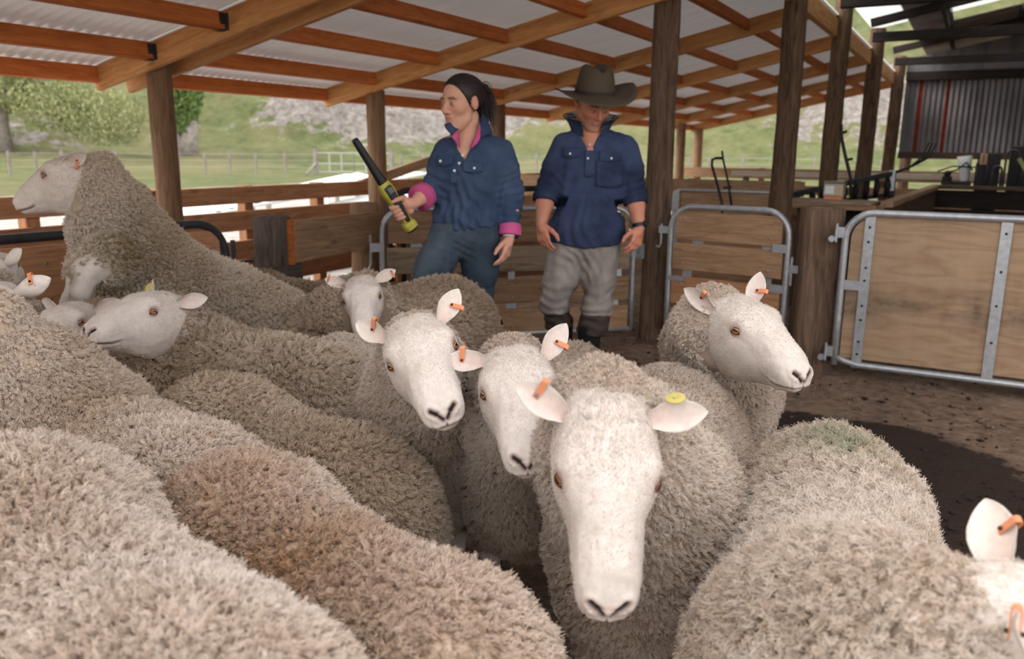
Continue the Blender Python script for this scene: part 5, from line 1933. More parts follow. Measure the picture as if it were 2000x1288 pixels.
def human_head(col, brow, lip, beard=None, smile=False):
    """head about .235 high; x forward, y to its left, z up; origin in the middle of the skull"""
    def f(P):
        Pm = P*A(1, 1, 1)
        Pm = np.stack([P[:, 0], np.abs(P[:, 1]), P[:, 2]], 1)
        d = sd_ell(Pm, A(-.005, 0, .035), A(.098, .076, .085))
        d = smin(d, sd_ell(Pm, A(.030, 0, -.035), A(.066, .058, .075)), .03)
        d = smin(d, sd_ell(Pm, A(.045, 0, -.080), A(.042, .036, .036)), .03)
        d = smin(d, sd_ell(Pm, A(.077, 0, -.100), A(.018, .020, .016)), .022)
        d = smin(d, sd_cone(Pm, A(.02, .052, -.062), A(.065, .02, -.098), .016, .014), .025)
        d = smin(d, sd_ell(Pm, A(.060, .042, -.018), A(.026, .024, .022)), .02)
        d = smin(d, sd_ell(Pm, A(.082, .028, .030), A(.014, .028, .009)), .014)
        e = sd_ell(Pm, A(.106, .032, .006), A(.019, .019, .012))
        h = np.clip(.5+.5*(e+d)/.014, 0, 1)            # smooth subtraction
        d = d*(1-(1-h)*0)+0
        d = -smin(-d, e, .012)
        d = smin(d, sd_cone(Pm, A(.090, 0, .022), A(.113, 0, -.022), .0075, .0105), .012)
        d = smin(d, sd_ell(Pm, A(.108, 0, -.027), A(.013, .011, .009)), .006)
        d = smin(d, sd_ell(Pm, A(.099, .012, -.029), A(.010, .0075, .007)), .006)
        d = smin(d, sd_ell(Pm, A(.088, 0, -.052), A(.012, .024, .0055)), .005)
        d = smin(d, sd_ell(Pm, A(.086, 0, -.066), A(.012, .021, .0065)), .005)
        m_ = sd_ell(Pm, A(.100, 0, -.0588), A(.014, .027 if smile else .022, .0045 if smile else .0008))
        if smile: d = np.maximum(d, -m_)
        d = smin(d, sd_ell(Pm, A(.082, .032, .006), A(.0145, .0165, .0125)), .003)
        ear = np.maximum(sd_ell(Pm, A(-.006, .078, .002), A(.019, .012, .032)), -sd_ell(Pm, A(.002, .092, .004), A(.011, .010, .021)))
        d = smin(d, ear, .008)
        return d
    V, Q = sdf_mesh(f, A(-.12, -.105, -.135), A(.135, .105, .135), .0036)
    x, y, z = V[:, 0], np.abs(V[:, 1]), V[:, 2]
    C = np.repeat(np.array(col)[None], len(V), 0)

    def paint(w, cc):
        nonlocal C
        w = np.clip(w, 0, 1)[:, None]
        C = C*(1-w)+np.array(cc)*w
    paint(.32*np.exp(-((y-.045)**2+(z+.02)**2)/(2*.018**2))*(x > .03), (col[0]*1.02, col[1]*.70, col[2]*.66))
    paint(.35*np.exp(-((y)**2+(z+.026)**2)/(2*.013**2))*(x > .09), (col[0], col[1]*.68, col[2]*.62))
    paint(.4*(y > .076)*(np.abs(x) < .03), (col[0], col[1]*.72, col[2]*.68))
    if beard is not None:
        w = .55*np.exp(-(((z+.075)/.028)**2)**2)*(x > .03)*np.clip((z+.125)/.02, 0, 1)
        paint(w, beard)
    lipw = np.exp(-(((z+.059)/.0125)**4))*np.exp(-((y/.024)**4))*(x > .07)
    paint(.75*lipw, lip)
    bw = np.exp(-(((z-.0305-.10*np.clip(y-.02, 0, 1)+.5*np.clip(y-.04, 0, 1))/.0048)**4))*(y > .012)*(y < .052)*(x > .05)
    paint(.85*bw, brow)
    ew = np.exp(-(((y-.032)/.0125)**2+((z-.006)/.0042)**2)**2)*(x > .07)
    paint(ew*.9, sc(196, 182, 174))
    iw = np.exp(-(((y-.032)/.0052)**2+((z-.006)/.0048)**2)**2)*(x > .07)
    paint(iw, sc(58, 46, 40))
    lw = np.exp(-(((y-.032)/.0145)**2)**2)*np.exp(-(((z-.0122)/.0018)**2))*(x > .06)
    paint(lw*.75, sc(70, 48, 42))
    return V, Q, C


def frame(fwd, up=(0, 0, 1)):
    X = nrm(fwd)
    Z = np.asarray(up, float)
    Z = nrm(Z-X*np.dot(Z, X))
    return np.stack([X, np.cross(Z, X), Z], 1)


def hand_chains(w, dirv, palm_n, thumb, s=1.0, curl=(.35, .45, .5, .55), spread=.06, thumb_open=.6):
    """chains of (point, radius): palm, four fingers and thumb. palm_n: direction the palm faces, thumb: side of the thumb"""
    d = nrm(dirv)
    n = nrm(np.asarray(palm_n, float)-d*np.dot(palm_n, d))
    t = np.asarray(thumb, float)
    t = nrm(t-d*np.dot(t, d)-n*np.dot(t, n))
    W = lambda a, b, c_: np.asarray(w)+(d*a+t*b+n*c_)*s
    ch = [[(W(0, 0, 0), .024*s), (W(.03, .005, 0), .026*s)]]
    for k, (b, L, r) in enumerate(((.030, .072, .0090), (.010, .080, .0093), (-.011, .074, .0088), (-.030, .058, .0078))):
        ch.append([(W(.015, b*.55, 0), .016*s), (W(.085-abs(k-1)*.004, b, 0), .0125*s)])
        q = W(.085-abs(k-1)*.004, b, 0)
        a = 0.0
        pts = [(q, r*1.08*s)]
        for i, fr in enumerate((.44, .32, .24)):
            a += curl[k]*(1.0, 1.15, .9)[i]
            q = q+(d*math.cos(a)+n*math.sin(a)+t*b*spread*20)*(L*fr*s)
            pts.append((q, r*(1-.10*(i+1))*s))
        ch.append(pts)
    b0 = W(.02, .020, .006)
    b1 = W(.05, .045+.012*thumb_open, .014)
    b2 = W(.078, .052+.022*thumb_open, .024)
    b3 = W(.102, .050+.026*thumb_open, .030)
    ch.append([(b0, .017*s), (b1, .0125*s), (b2, .0105*s), (b3, .0085*s)])
    return ch


def chains_mesh(chs, h, k=.006):
    f = lambda P: _u([cones(P, c_, k) for c_ in chs], k)
    pts = [p for c_ in chs for p, _ in c_]
    return sdf_auto(f, pts, .04, h)


def _u(ds, k):
    d = ds[0]
    for e in ds[1:]: d = smin(d, e, k)
    return d


def join(parts):
    Vs, Qs, Cs, n = [], [], [], 0
    for V, Q, C in parts:
        Vs.append(V)
        Qs.append(Q+n)
        Cs.append(C)
        n += len(V)
    return np.concatenate(Vs), np.concatenate(Qs), np.concatenate(Cs)


def fold(V, Q, amp, seed, scale=(5, 5, 5), octs=3):
    N = vnormals(V, Q)
    return V+N*(amp*smoothnoise(V*np.asarray(scale, float)/5.0, seed, 5.0, octs))[:, None]


def creases(V, Q, spec):
    """spec: list of (centre, axis, radius, wavelength, amp): rings of creases about a joint"""
    N = vnormals(V, Q)
    d = np.zeros(len(V))
    for c_, ax_, rad, wl, amp in spec:
        r = V-np.asarray(c_)
        s = r @ nrm(ax_)
        w = np.exp(-(r*r).sum(1)/(2*rad*rad))
        d += amp*w*np.sin(s/wl*2*PI+4*smoothnoise(V, 77, 3, 2))
    return V+N*d[:, None]


def collar(pers, c, fw, name, mat, lining, r0, h, flare, open_deg, tip, parent, tilt=.25):
    """standing shirt collar round point c, open to the front (direction fw); returns outer piece with its lining as child"""
    fw = nrm(fw)
    lat = np.cross(A(0, 0, 1), fw)
    ang = np.radians(np.linspace(open_deg, 360-open_deg, 33))
    ro, ri = [], []
    nv = 5
    for a in ang:
        fr = abs(math.pi-a)/math.pi           # 0 at the nape, 1 in front
        dirv = fw*math.cos(a)+lat*math.sin(a)
        for k in range(nv):
            v = k/(nv-1)
            hh = h*(1+.25*fr*tip)*v
            rad = r0*(1+.12*fr)+flare*(v**1.3)*(.6+.9*fr)
            z = hh*(1-.55*fr*v)-tilt*r0*fr*1.5
            q = c+dirv*rad+A(0, 0, z)
            ro.append(q)
            ri.append(q-dirv*.004+A(0, 0, .0006))
    n = len(ang)
    i = np.arange(n*nv).reshape(n, nv)
    Q = np.stack([i[:-1, :-1], i[:-1, 1:], i[1:, 1:], i[1:, :-1]], -1).reshape(-1, 4)
    o = pers.mesh(name, np.array(ro), Q, mat, parent=parent)
    pers.mesh('collar_lining', np.array(ri), Q[:, ::-1], lining, parent=o)
    return o


def cuff(pers, a, b, ra, rb, mat, parent, flare=.01):
    """rolled cuff between two points along an arm"""
    a, b = np.asarray(a), np.asarray(b)
    V, Fc = tube_vf([a, a*.97+b*.03, a*.9+b*.1, a*.5+b*.5, a*.1+b*.9, b, b*.97+a*.03, a*.5+b*.5], [ra*.9, ra+flare*.6, ra+flare*.9, (ra+rb)/2+flare, rb+flare, rb+flare*.8, rb-.004, rb-.012], 24, False)
    V = V+.003*smoothnoise(V, 5, 8, 2)[:, None]
    return pers.mesh('cuff', V, np.array(Fc), mat, parent=parent)


def button(pers, p, n, parent, r=.0065):
    Mx, _ = beam_M(p, p+nrm(n), (0, 0, 1))
    Mx = Matrix.Translation(Vector(p)) @ Mx.to_3x3().to_4x4() @ Matrix.Rotation(PI/2, 4, 'Y')
    mb = MB().lathe([(.0001, 0), (r, 0), (r*1.02, .002), (r*.75, .0032), (r*.6, .0022), (.0001, .0022)], 12, Mx)
    return pers.mb(mb, 'button', 'button', parent)


def front_x(V, y, z, rad=.02):
    """front of a cloth surface at a lateral/height position"""
    s = (np.abs(V[:, 1]-y) < rad) & (np.abs(V[:, 2]-z) < rad)
    return V[s, 0].max() if s.any() else .1


def patch(pers, V, poly, name, mat, parent, lift=.005, drop=0.0):
    """thin sewn-on piece following the cloth: poly = grid function (u,v)->(y,z)"""
    nu, nv = 9, 7
    P = []
    for a in np.linspace(0, 1, nu):
        for b in np.linspace(0, 1, nv):
            y, z = poly(a, b)
            P.append(A(front_x(V, y, z)+lift, y, z))
    P = np.array(P)
    g2 = P[:, 0].reshape(nu, nv)
    g2[1:-1, 1:-1] = (g2[1:-1, 1:-1]+g2[:-2, 1:-1]+g2[2:, 1:-1]+g2[1:-1, :-2]+g2[1:-1, 2:])/5
    P2 = P-A(.006, 0, 0)
    i = np.arange(nu*nv).reshape(nu, nv)
    Q = np.stack([i[:-1, :-1], i[1:, :-1], i[1:, 1:], i[:-1, 1:]], -1).reshape(-1, 4)
    rim = list(i[:, 0])+list(i[-1, 1:])+list(i[::-1, -1][1:])+list(i[0, ::-1][1:])
    n = nu*nv
    rq = np.array([(rim[k], rim[k+1], rim[k+1]+n, rim[k]+n) for k in range(len(rim)-1)])
    return pers.mesh(name, np.concatenate([P, P2]), np.concatenate([Q, Q[:, ::-1]+n, rq[:, ::-1]]), mat, parent=parent)


# ================================================================== the man
pm = Person(at(1135, 762, 5.10)*A(1, 1, 0), 'man in wide-brimmed felt hat and navy work shirt looking down')
SK = sc(212, 146, 120)
p = pm.p
hc = p(1158, 202, .06)
hfw = nrm(A(.80, .28, -.50))
HR = frame(hfw)
HS = 1.16
hV, hQ, hC = human_head(SK, sc(120, 84, 66), sc(184, 104, 92), sc(178, 140, 112), True)
hV = (hV*HS) @ HR.T+hc
H = lambda q: HR @ (np.asarray(q, float)*HS)+hc
nb_, nk = H((-.035, 0, -.07)), p(1152, 268, 0)
shL, shR = p(1103, 282, -.01), p(1222, 284, -.01)
elL, elR = p(1068, 372, .02), p(1238, 374, .02)
wrL, wrR = p(1057, 438, .10), p(1249, 446, .08)
hip = p(1138, 480, 0)
ground = p(1138, 762, 0)
body_ch = [[(nb_, .066), (nk, .078), (p(1150, 330, 0), .10), (hip, .11)], [(nk, .06), (shL, .05)], [(nk, .06), (shR, .05)],
           [(shL, .052), (elL, .05)], [(shR, .052), (elR, .05)], [(nk-A(-.03, 0, .0), .055), (p(1152, 300, .09), .04)],
           [(elL, .050), (elL*.6+wrL*.4, .051), (wrL, .031)], [(elR, .050), (elR*.6+wrR*.4, .051), (wrR, .031)]]
bV, bQ = chains_mesh(body_ch, .010, .02)
bC = np.repeat(np.array(SK)[None], len(bV), 0)
lV, lQ = chains_mesh(hand_chains(wrL, p(1063, 475, .13)-wrL, A(-.6, .6, 0), A(.8, .6, 0), 1.12, (.35, .4, .45, .5), 0, .9), .0045)
rV, rQ = chains_mesh(hand_chains(wrR, p(1238, 490, .13)-wrR, A(-.6, -.6, 0), A(.7, -.8, 0), 1.12, (.45, .4, .45, .5), 0, .8), .0045)
HC = lambda V: np.repeat((np.array(SK)*A(1.0, .93, .92))[None], len(V), 0)
V, Q, C = join([(hV, hQ, hC), (bV, bQ, bC), (lV, lQ, HC(lV)), (rV, rQ, HC(rV))])
pm.mesh('body', V, Q, 'skin_tone', C)
mb = MB()
for k in range(-3, 4):
    mb.ball(H((.0945-.0006*k*k, .0058*k, -.0575+.0002*k*k)), .0042*HS, 6)
pm.mb(mb, 'teeth', 'teeth', smooth=True)
# shirt
cx = p(1150, 330, 0)
hem_z = p(1140, 474, 0)[2]


def f(P):
    d = sd_ell(P, p(1150, 330, .0)+A(0, 0, .02), A(.135, .225, .20))
    d = smin(d, sd_ell(P, p(1147, 400, .005), A(.145, .225, .22)), .10)
    d = smin(d, sd_ell(P, p(1146, 465, .005), A(.150, .232, .16)), .08)
    d = smin(d, cones(P, [(shL+A(0, .035, -.02), .075), (nk+A(-.02, 0, -.025), .085), (shR+A(0, -.035, -.02), .075)]), .07)
    for s, e, w in ((shL, elL, wrL), (shR, elR, wrR)):
        d = smin(d, cones(P, [(s+A(0, 0, -.02), .078), ((s+e)/2, .076), (e*.92+w*.08, .072)], .03), .035)
        cut = ((P-(e*.78+w*.22)) @ nrm(w-e))
        d = np.maximum(d, np.where(((P-e)**2).sum(1) < .16**2, cut, -1))
    d = np.maximum(d, hem_z-P[:, 2]-.02*np.cos((P[:, 1]-cx[1])*9))
    # open neck: a wedge cut from the front
    vz = p(1146, 272, 0)[2]
    wy = P[:, 1]-(p(1148, 280, 0)[1])
    w_ = np.clip((P[:, 2]-p(1146, 292, 0)[2])*.75, -.2, .075)
    wedge = np.maximum(np.abs(wy)-w_, .045-P[:, 0])
    d = np.maximum(d, -wedge)
    d = np.maximum(d, -(np.sqrt(((P-nk)[:, :2]**2).sum(1))-.07+np.where(P[:, 2] < nk[2]-.02, .2, 0)))
    return d


V, Q = sdf_auto(f, [shL, shR, elL, elR, p(1140, 490, .1), p(1140, 240, .1), p(1140, 490, -.1)], .14, .0095)
V = fold(V, Q, .006, 41, (8, 8, 2.2))
V = creases(V, Q, [(elL, elL-shL, .09, .05, .006), (elR, elR-shR, .09, .05, .006), (shL+A(0, .07, -.12), A(0, .6, .8), .08, .06, .005), (shR+A(0, -.07, -.12), A(0, -.6, .8), .08, .06, .005), (p(1146, 440, .1), A(0, 1, .2), .14, .075, .006)])
shirt = pm.mesh('shirt', V, Q, 'navy_shirt')
SV = V
for (a, b, s) in ((elL*.86+wrL*.14, elL*.66+wrL*.34, elL), (elR*.86+wrR*.14, elR*.66+wrR*.34, elR)):
    cuff(pm, a, b, .070, .066, 'navy_shirt', shirt, .008)
collar(pm, nk+A(-.005, 0, .030), nrm(A(1, .05, 0)), 'collar', 'navy_shirt', 'check', .098, .135, .055, 27, 1.0, shirt, .25)
for (x0, x1, y0, y1) in ((1098, 1131, 288, 305), (1166, 1208, 295, 314)):
    a, b = p(x0, y0), p(x1, y1)
    pk = patch(pm, SV, lambda u, v, a=a, b=b: (a[1]+(b[1]-a[1])*u, b[2]+(a[2]-b[2])*v-.010*(1-abs(2*u-1))*(1-v)), 'pocket_flap', 'navy_shirt', shirt, .010)
    yz = p((x0+x1)/2-(4 if x0 < 1150 else -2), y1-5)
    button(pm, A(front_x(SV, yz[1], yz[2])+.012, yz[1], yz[2]), A(1, 0, .1), pk)
a, b = p(1160, 312), p(1212, 362)
patch(pm, SV, lambda u, v: (a[1]+(b[1]-a[1])*u, b[2]+(a[2]-b[2])*v-.012*(1-abs(2*u-1))*(1-v)), 'chest_pocket', 'navy_shirt', shirt, .006)
a, b = p(1139, 294), p(1156, 344)
plk = patch(pm, SV, lambda u, v: (a[1]+(b[1]-a[1])*u, b[2]+(a[2]-b[2])*v), 'placket', 'navy_shirt', shirt, .007)
for x_, y_ in ((1148, 283), (1144, 309)):
    q = p(x_, y_)
    button(pm, A(front_x(SV, q[1], q[2], .025)+.010, q[1], q[2]), A(1, 0, .1), plk)
# trousers
hL, hR = p(1104, 488, 0), p(1174, 488, 0)
kL, kR = p(1084, 596, .03), p(1166, 600, .09)
aL, aR = p(1097, 672, -.05), p(1150, 690, .10)


def f(P):
    d = sd_ell(P, p(1140, 478, 0), A(.13, .198, .12))
    for h_, k_, a_ in ((hL, kL, aL), (hR, kR, aR)):
        d = smin(d, cones(P, [(h_, .106), ((h_+k_)/2, .097), (k_, .082), ((k_+a_)/2, .078), (a_, .072)], .04), .045)
    d = np.maximum(d, aR[2]+.12-P[:, 2]-np.where(P[:, 1] < (kL[1]+kR[1])/2, aR[2]-aL[2], 0))
    return d


V, Q = sdf_auto(f, [hL, hR, kL, kR, aL, aR, p(1140, 450)], .15, .0105)
V = fold(V, Q, .009, 43, (7, 7, 4))
V = creases(V, Q, [(kL, A(0, .3, 1), .10, .055, .008), (kR, A(0, -.3, 1), .10, .055, .008), (p(1126, 515, .12), A(0, 1, .7), .09, .05, .007), (aL+A(0, 0, .12), A(0, 0, 1), .07, .045, .008), (aR+A(0, 0, .12), A(0, 0, 1), .07, .045, .008)])
low = V[:, 2] < p(1100, 606, 0)[2]+.012*smoothnoise(V, 8, 9, 2)
tr = pm.mesh('trousers', V, Q, 'grey_trousers')
tr.data.materials.append(MAT['gaiter'])
tr.data.polygons.foreach_set('material_index', (low[Q].mean(1) > .5).astype(np.int32))
for a_, fw_, gz_ in ((aL, A(1, -.25, 0), 0.0), (aR, A(1, .15, 0), 0.0)):
    gx_ = A(a_[0], a_[1], 0)
    fw_ = nrm(fw_)
    foot = lambda P: smin(cones(P, [(gx_+A(0, 0, a_[2]+.14), .070), (gx_+A(0, 0, .22), .062), (gx_+A(0, 0, .09), .052)], .03),
                          smin(cones(P, [(gx_+A(0, 0, .055)-fw_*.035, .048), (gx_+fw_*.10+A(0, 0, .05), .048), (gx_+fw_*.19+A(0, 0, .042), .044)], .02), P[:, 2]*0+9, .01), .03)
    fcut = lambda P: np.maximum(foot(P), .004-P[:, 2])
    V, Q = sdf_auto(fcut, [gx_-fw_*.1, gx_+fw_*.24, gx_+A(0, 0, a_[2]+.2)], .08, .011)
    pm.mesh('boot', V, Q, 'rubber')
# hat
hatc = H((-.008, 0, .058))
HF = frame(nrm(hfw*A(1, 1, .35)), (0, -.03, 1))
n, prof = 48, []
V = []
for k, (r, z) in enumerate([(.0995, -.012), (.101, .0), (.0975, .026), (.091, .062), (.083, .096), (.074, .118), (.060, .127), (.035, .120), (.001, .114)]):
    for i in range(n):
        a = 2*PI*i/n
        rx = r*(1.10+0*k)
        ry = r*.98
        x_, y_ = rx*math.cos(a), ry*math.sin(a)
        zz = z
        if k >= 3:
            w_ = (k-2)/6
            zz -= .028*w_*math.exp(-(y_/.022)**2)*(1 if k > 4 else .4)+.014*w_*max(0, math.cos(a))**2
            if math.cos(a) > .3: y_ *= 1-.22*w_*(math.cos(a)-.3)/.7
        V.append((x_, y_, zz))
i = np.arange(9*n).reshape(9, n)
Q = np.stack([i[:-1], np.roll(i[:-1], -1, 1), np.roll(i[1:], -1, 1), i[1:]], -1).reshape(-1, 4)
HT = lambda V: (np.asarray(V)*HS*.98) @ HF.T+hatc
hat = pm.mesh('hat', HT(V), Q, 'felt')
V = []
rings = [(.098, 0, 0), (.12, 0, 0), (.15, 0, 0), (.18, 0, 0), (.203, 0, 0), (.205, -.004, 1), (.18, -.004, 1), (.15, -.004, 1), (.12, -.004, 1), (.098, -.004, 1)]
for r, dz, u_ in rings:
    for i in range(n):
        a = 2*PI*i/n
        t = (min(r, .203)-.098)/.105
        x_, y_ = r*1.08*math.cos(a), r*1.0*math.sin(a)
        up_ = .042*t**1.6*(abs(math.sin(a))**2.2)*(1.25 if math.sin(a) > 0 else .55)
        dn = -.030*t*max(0, math.cos(a))**1.0-.02*t*max(0, -math.cos(a))
        V.append((x_, y_, dz+up_+dn-.008))
i = np.arange(len(rings)*n).reshape(len(rings), n)
Q = np.stack([i[:-1], np.roll(i[:-1], -1, 1), np.roll(i[1:], -1, 1), i[1:]], -1).reshape(-1, 4)
pm.mesh('brim', HT(V), Q, 'felt', parent=hat)
V, Fc = tube_vf([(0, 0, -.004), (0, 0, .012)], 1.0, n, False)
V = V*A(.1115, .1, 1)
pm.mesh('hat_band', HT(V*A(1.005, 1.005, 1)), np.array(Fc), 'hat_band', parent=hat)
# hair at the temples
mb = MB()
for sy in (1, -1): mb.ball(H((-.018, .074*sy, .012)), (.03*HS, .012*HS, .035*HS), 10)
pm.mb(mb, 'hair', 'hair_dark', smooth=True)


def watch(pers, wr, el, face_dir, strap_mat, r=.036):
    d = nrm(el-wr)
    c_ = wr+d*.018
    V, Fc = tube_vf([c_-d*.011, c_+d*.011], [r, r+.001], 20, False)
    V2, F2 = tube_vf([c_-d*.011, c_+d*.011], [r+.003, r+.004], 20, False)
    w_ = pers.mesh('watch', np.concatenate([V, V2]), np.concatenate([np.array(Fc)[:, ::-1], np.array(F2)+len(V)]), strap_mat)
    fd = np.asarray(face_dir, float)
    fd = nrm(fd-d*np.dot(fd, d))
    Mx, _ = beam_M(c_+fd*(r+.001), c_+fd*(r+.01), d)
    Mx = Matrix.Translation(Vector(c_+fd*(r+.0))) @ Mx.to_3x3().to_4x4() @ Matrix.Rotation(PI/2, 4, 'Y')
    pers.mb(MB().lathe([(.0001, 0), (.021, 0), (.0215, .006), (.019, .010), (.0001, .010)], 20, Mx), 'watch_case', 'black_plastic', w_, True)


watch(pm, wrR, elR, A(.5, .9, 0), 'black_plastic', .036)

# ================================================================== the woman
pw = Person(at(905, 790, 4.62)*A(1, 1, 0), 'woman with dark ponytail in a blue shirt with pink cuffs holding a wand', 1.09)
SKW = sc(222, 170, 146)
p = pw.p
hc = p(903, 203, .0)
hfw = nrm(A(.72, -.68, -.12))
HR = frame(hfw)
HS = 1.06
hV, hQ, hC = human_head(SKW, sc(92, 66, 54), sc(206, 134, 122))
hV = (hV*HS*A(1, .97, 1)) @ HR.T+hc
H = lambda q: HR @ (np.asarray(q, float)*HS)+hc
nb_, nk = H((-.03, 0, -.065)), p(915, 266, -.02)
shL, shR = p(872, 288, -.005), p(978, 290, -.03)
elL, elR = p(846, 368, .03), p(1000, 372, -.04)
wrL, wrR = p(808, 398, .17), p(995, 466, .03)
hip = p(905, 455, 0)
body_ch = [[(nb_, .052), (nk, .060), (p(912, 330, -.01), .085), (hip, .09)], [(nk, .05), (shL, .042)], [(nk, .05), (shR, .042)], [(nk+A(.03, 0, -.01), .05), (p(905, 300, .055), .040), (p(903, 325, .075), .03)],
           [(shL, .045), (elL, .042)], [(shR, .045), (elR, .042)],
           [(elL, .042), (elL*.55+wrL*.45, .041), (wrL, .026)], [(elR, .042), (elR*.6+wrR*.4, .040), (wrR, .026)]]
bV, bQ = chains_mesh(body_ch, .009, .02)
bC = np.repeat(np.array(SKW)[None], len(bV), 0)
# wand first, the hand closes round it
wa, wb = p(692, 272, .30), p(806, 449, .16)
wd = nrm(wb-wa)
grip = wa+wd*(np.dot(p(786, 408, .2)-wa, wd))
hand_d = nrm(grip-wrL)
pal = nrm(np.cross(wd, hand_d))
if pal[0] > 0: pal = -pal
# palm beside the handle, fingers wrapped: rings about the wand axis
u1 = nrm(wrL-grip-wd*np.dot(wrL-grip, wd))
u2 = np.cross(wd, u1)
if u2[0] < 0: u2 = -u2                      # u2 points to the camera
ch = [[(wrL, .026), (grip+u1*.050, .030)], [(grip+u1*.040-wd*.030, .020), (grip+u1*.040+wd*.030, .020)]]
for k in range(4):
    o_ = wd*(-.030+.0205*k)
    pts = []
    for a_, rr_ in ((10, .036), (55, .031), (105, .031), (155, .030), (205, .029), (245, .027)):
        t_ = math.radians(a_)
        pts.append((grip+o_+(u1*math.cos(t_)-u2*math.sin(t_)*-1)*rr_ if False else grip+o_+(u1*math.cos(t_)-u2*math.sin(t_))*rr_, .0098-.0004*k))
    ch.append(pts)
ch.append([(grip+u1*.040-wd*.03, .016), (grip+u1*.034-wd*.045+u2*.018, .012), (grip+u1*.010-wd*.055+u2*.031, .0105), (grip-u1*.012-wd*.058+u2*.030, .0085)])
# fingertips come back over the front of the grip
for k in range(4):
    o_ = wd*(-.026+.0195*k)
    ch.append([(grip+o_+(-u1*.022+u2*.018), .0092), (grip+o_+(-u1*.004+u2*.030), .0085)])
    ch.append([(grip+o_+(-u1*.031-u2*.004), .0096), (grip+o_+(-u1*.022+u2*.018), .0092)])
lV, lQ = chains_mesh(ch, .0042, .005)
rV, rQ = chains_mesh(hand_chains(wrR, p(984, 515, .07)-wrR, A(-.3, -.9, 0), A(.9, -.35, 0), .98, (.28, .35, .4, .45), 0, .7), .0042)
HC = lambda V: np.repeat((np.array(SKW)*A(1.0, .93, .92))[None], len(V), 0)
V, Q, C = join([(hV, hQ, hC), (bV, bQ, bC), (lV, lQ, HC(lV)), (rV, rQ, HC(rV))])
pw.mesh('body', V, Q, 'skin_tone', C)


# hair drawn back into a ponytail
def f(P):
    L = ((P-hc) @ HR)/HS
    d = sd_ell(L, A(-.012, 0, .040), A(.102, .083, .092))
    d = smin(d, sd_ell(L, A(-.055, 0, .030), A(.062, .072, .080)), .02)
    face = np.maximum(L[:, 0]-.040-.55*np.clip(L[:, 2]-.05, 0, 1)-.45*np.clip(L[:, 2]-.075, 0, 1), .095-L[:, 2]*.0-.0*L[:, 0]-9)
    d = np.maximum(d, L[:, 0]-(.040+.52*np.clip(L[:, 2]-.03, -.06, .2)))
    d = np.maximum(d, -(L[:, 2]+.045+.9*np.clip(L[:, 0]+.02, -1, .2)))
    ear_ = sd_ell(np.stack([L[:, 0], np.abs(L[:, 1]), L[:, 2]], 1), A(-.004, .084, .0), A(.022, .022, .034))
    d = np.maximum(d, -ear_)
    return d*HS


V, Q = sdf_mesh(f, hc-A(.16, .16, .14), hc+A(.16, .16, .17), .0048)
N = vnormals(V, Q)
L = ((V-hc) @ HR)/HS
V = V+N*(.0018*np.sin(70*np.arctan2(L[:, 1], L[:, 2]-.02)+5*smoothnoise(V, 3, 6, 2)))[:, None]
hair_o = pw.mesh('hair', V, Q, 'hair_dark')
g = np.random.default_rng(5)
tie = H((-.105, 0, .062))
n = 420
ends = []
K = 7
t = np.linspace(0, 1, K)[None, :, None]
lat = HR[:, 1]
bk = -HR[:, 0]
o0 = g.normal(size=(n, 3))*.010
drop = g.uniform(.11, .22, (n, 1, 1))
out = g.uniform(.02, .055, (n, 1, 1))+g.normal(size=(n, 1, 1))*.006
sp_ = g.normal(size=(n, 1, 1))*.022
pts = tie+o0[:, None]*(1+1.2*t)+bk*(out*np.sin(t*PI*.55))+A(0, 0, 1)*(.022*np.sin(t*PI)-drop*t**1.5)+lat*(sp_*t)+HR[:, 0]*(-.012*t*t)
pts = pts+g.normal(size=(n, 3))[:, None]*.006*t**2
cu = bpy.data.hair_curves.new('ponytail')
cu.add_curves([K]*n)
cu.attributes['position'].data.foreach_set('vector', pts.astype(np.float32).ravel())
r = cu.attributes.get('radius') or cu.attributes.new('radius', 'FLOAT', 'POINT')
r.data.foreach_set('value', np.broadcast_to(.0022*(1-.7*np.linspace(0, 1, K)), (n, K)).astype(np.float32).ravel())
cu.materials.append(MAT['hair_dark'])
put(bpy.data.objects.new('ponytail', cu), hair_o, pw.M)
V, Fc = tube_vf([tie-bk*.012, tie+bk*.012], .017, 12)
pw.mb(MB().add(V, Fc), 'hair_tie', 'black_plastic', hair_o)

# shirt
cx = p(920, 340, 0)
hem_z = p(905, 446, 0)[2]


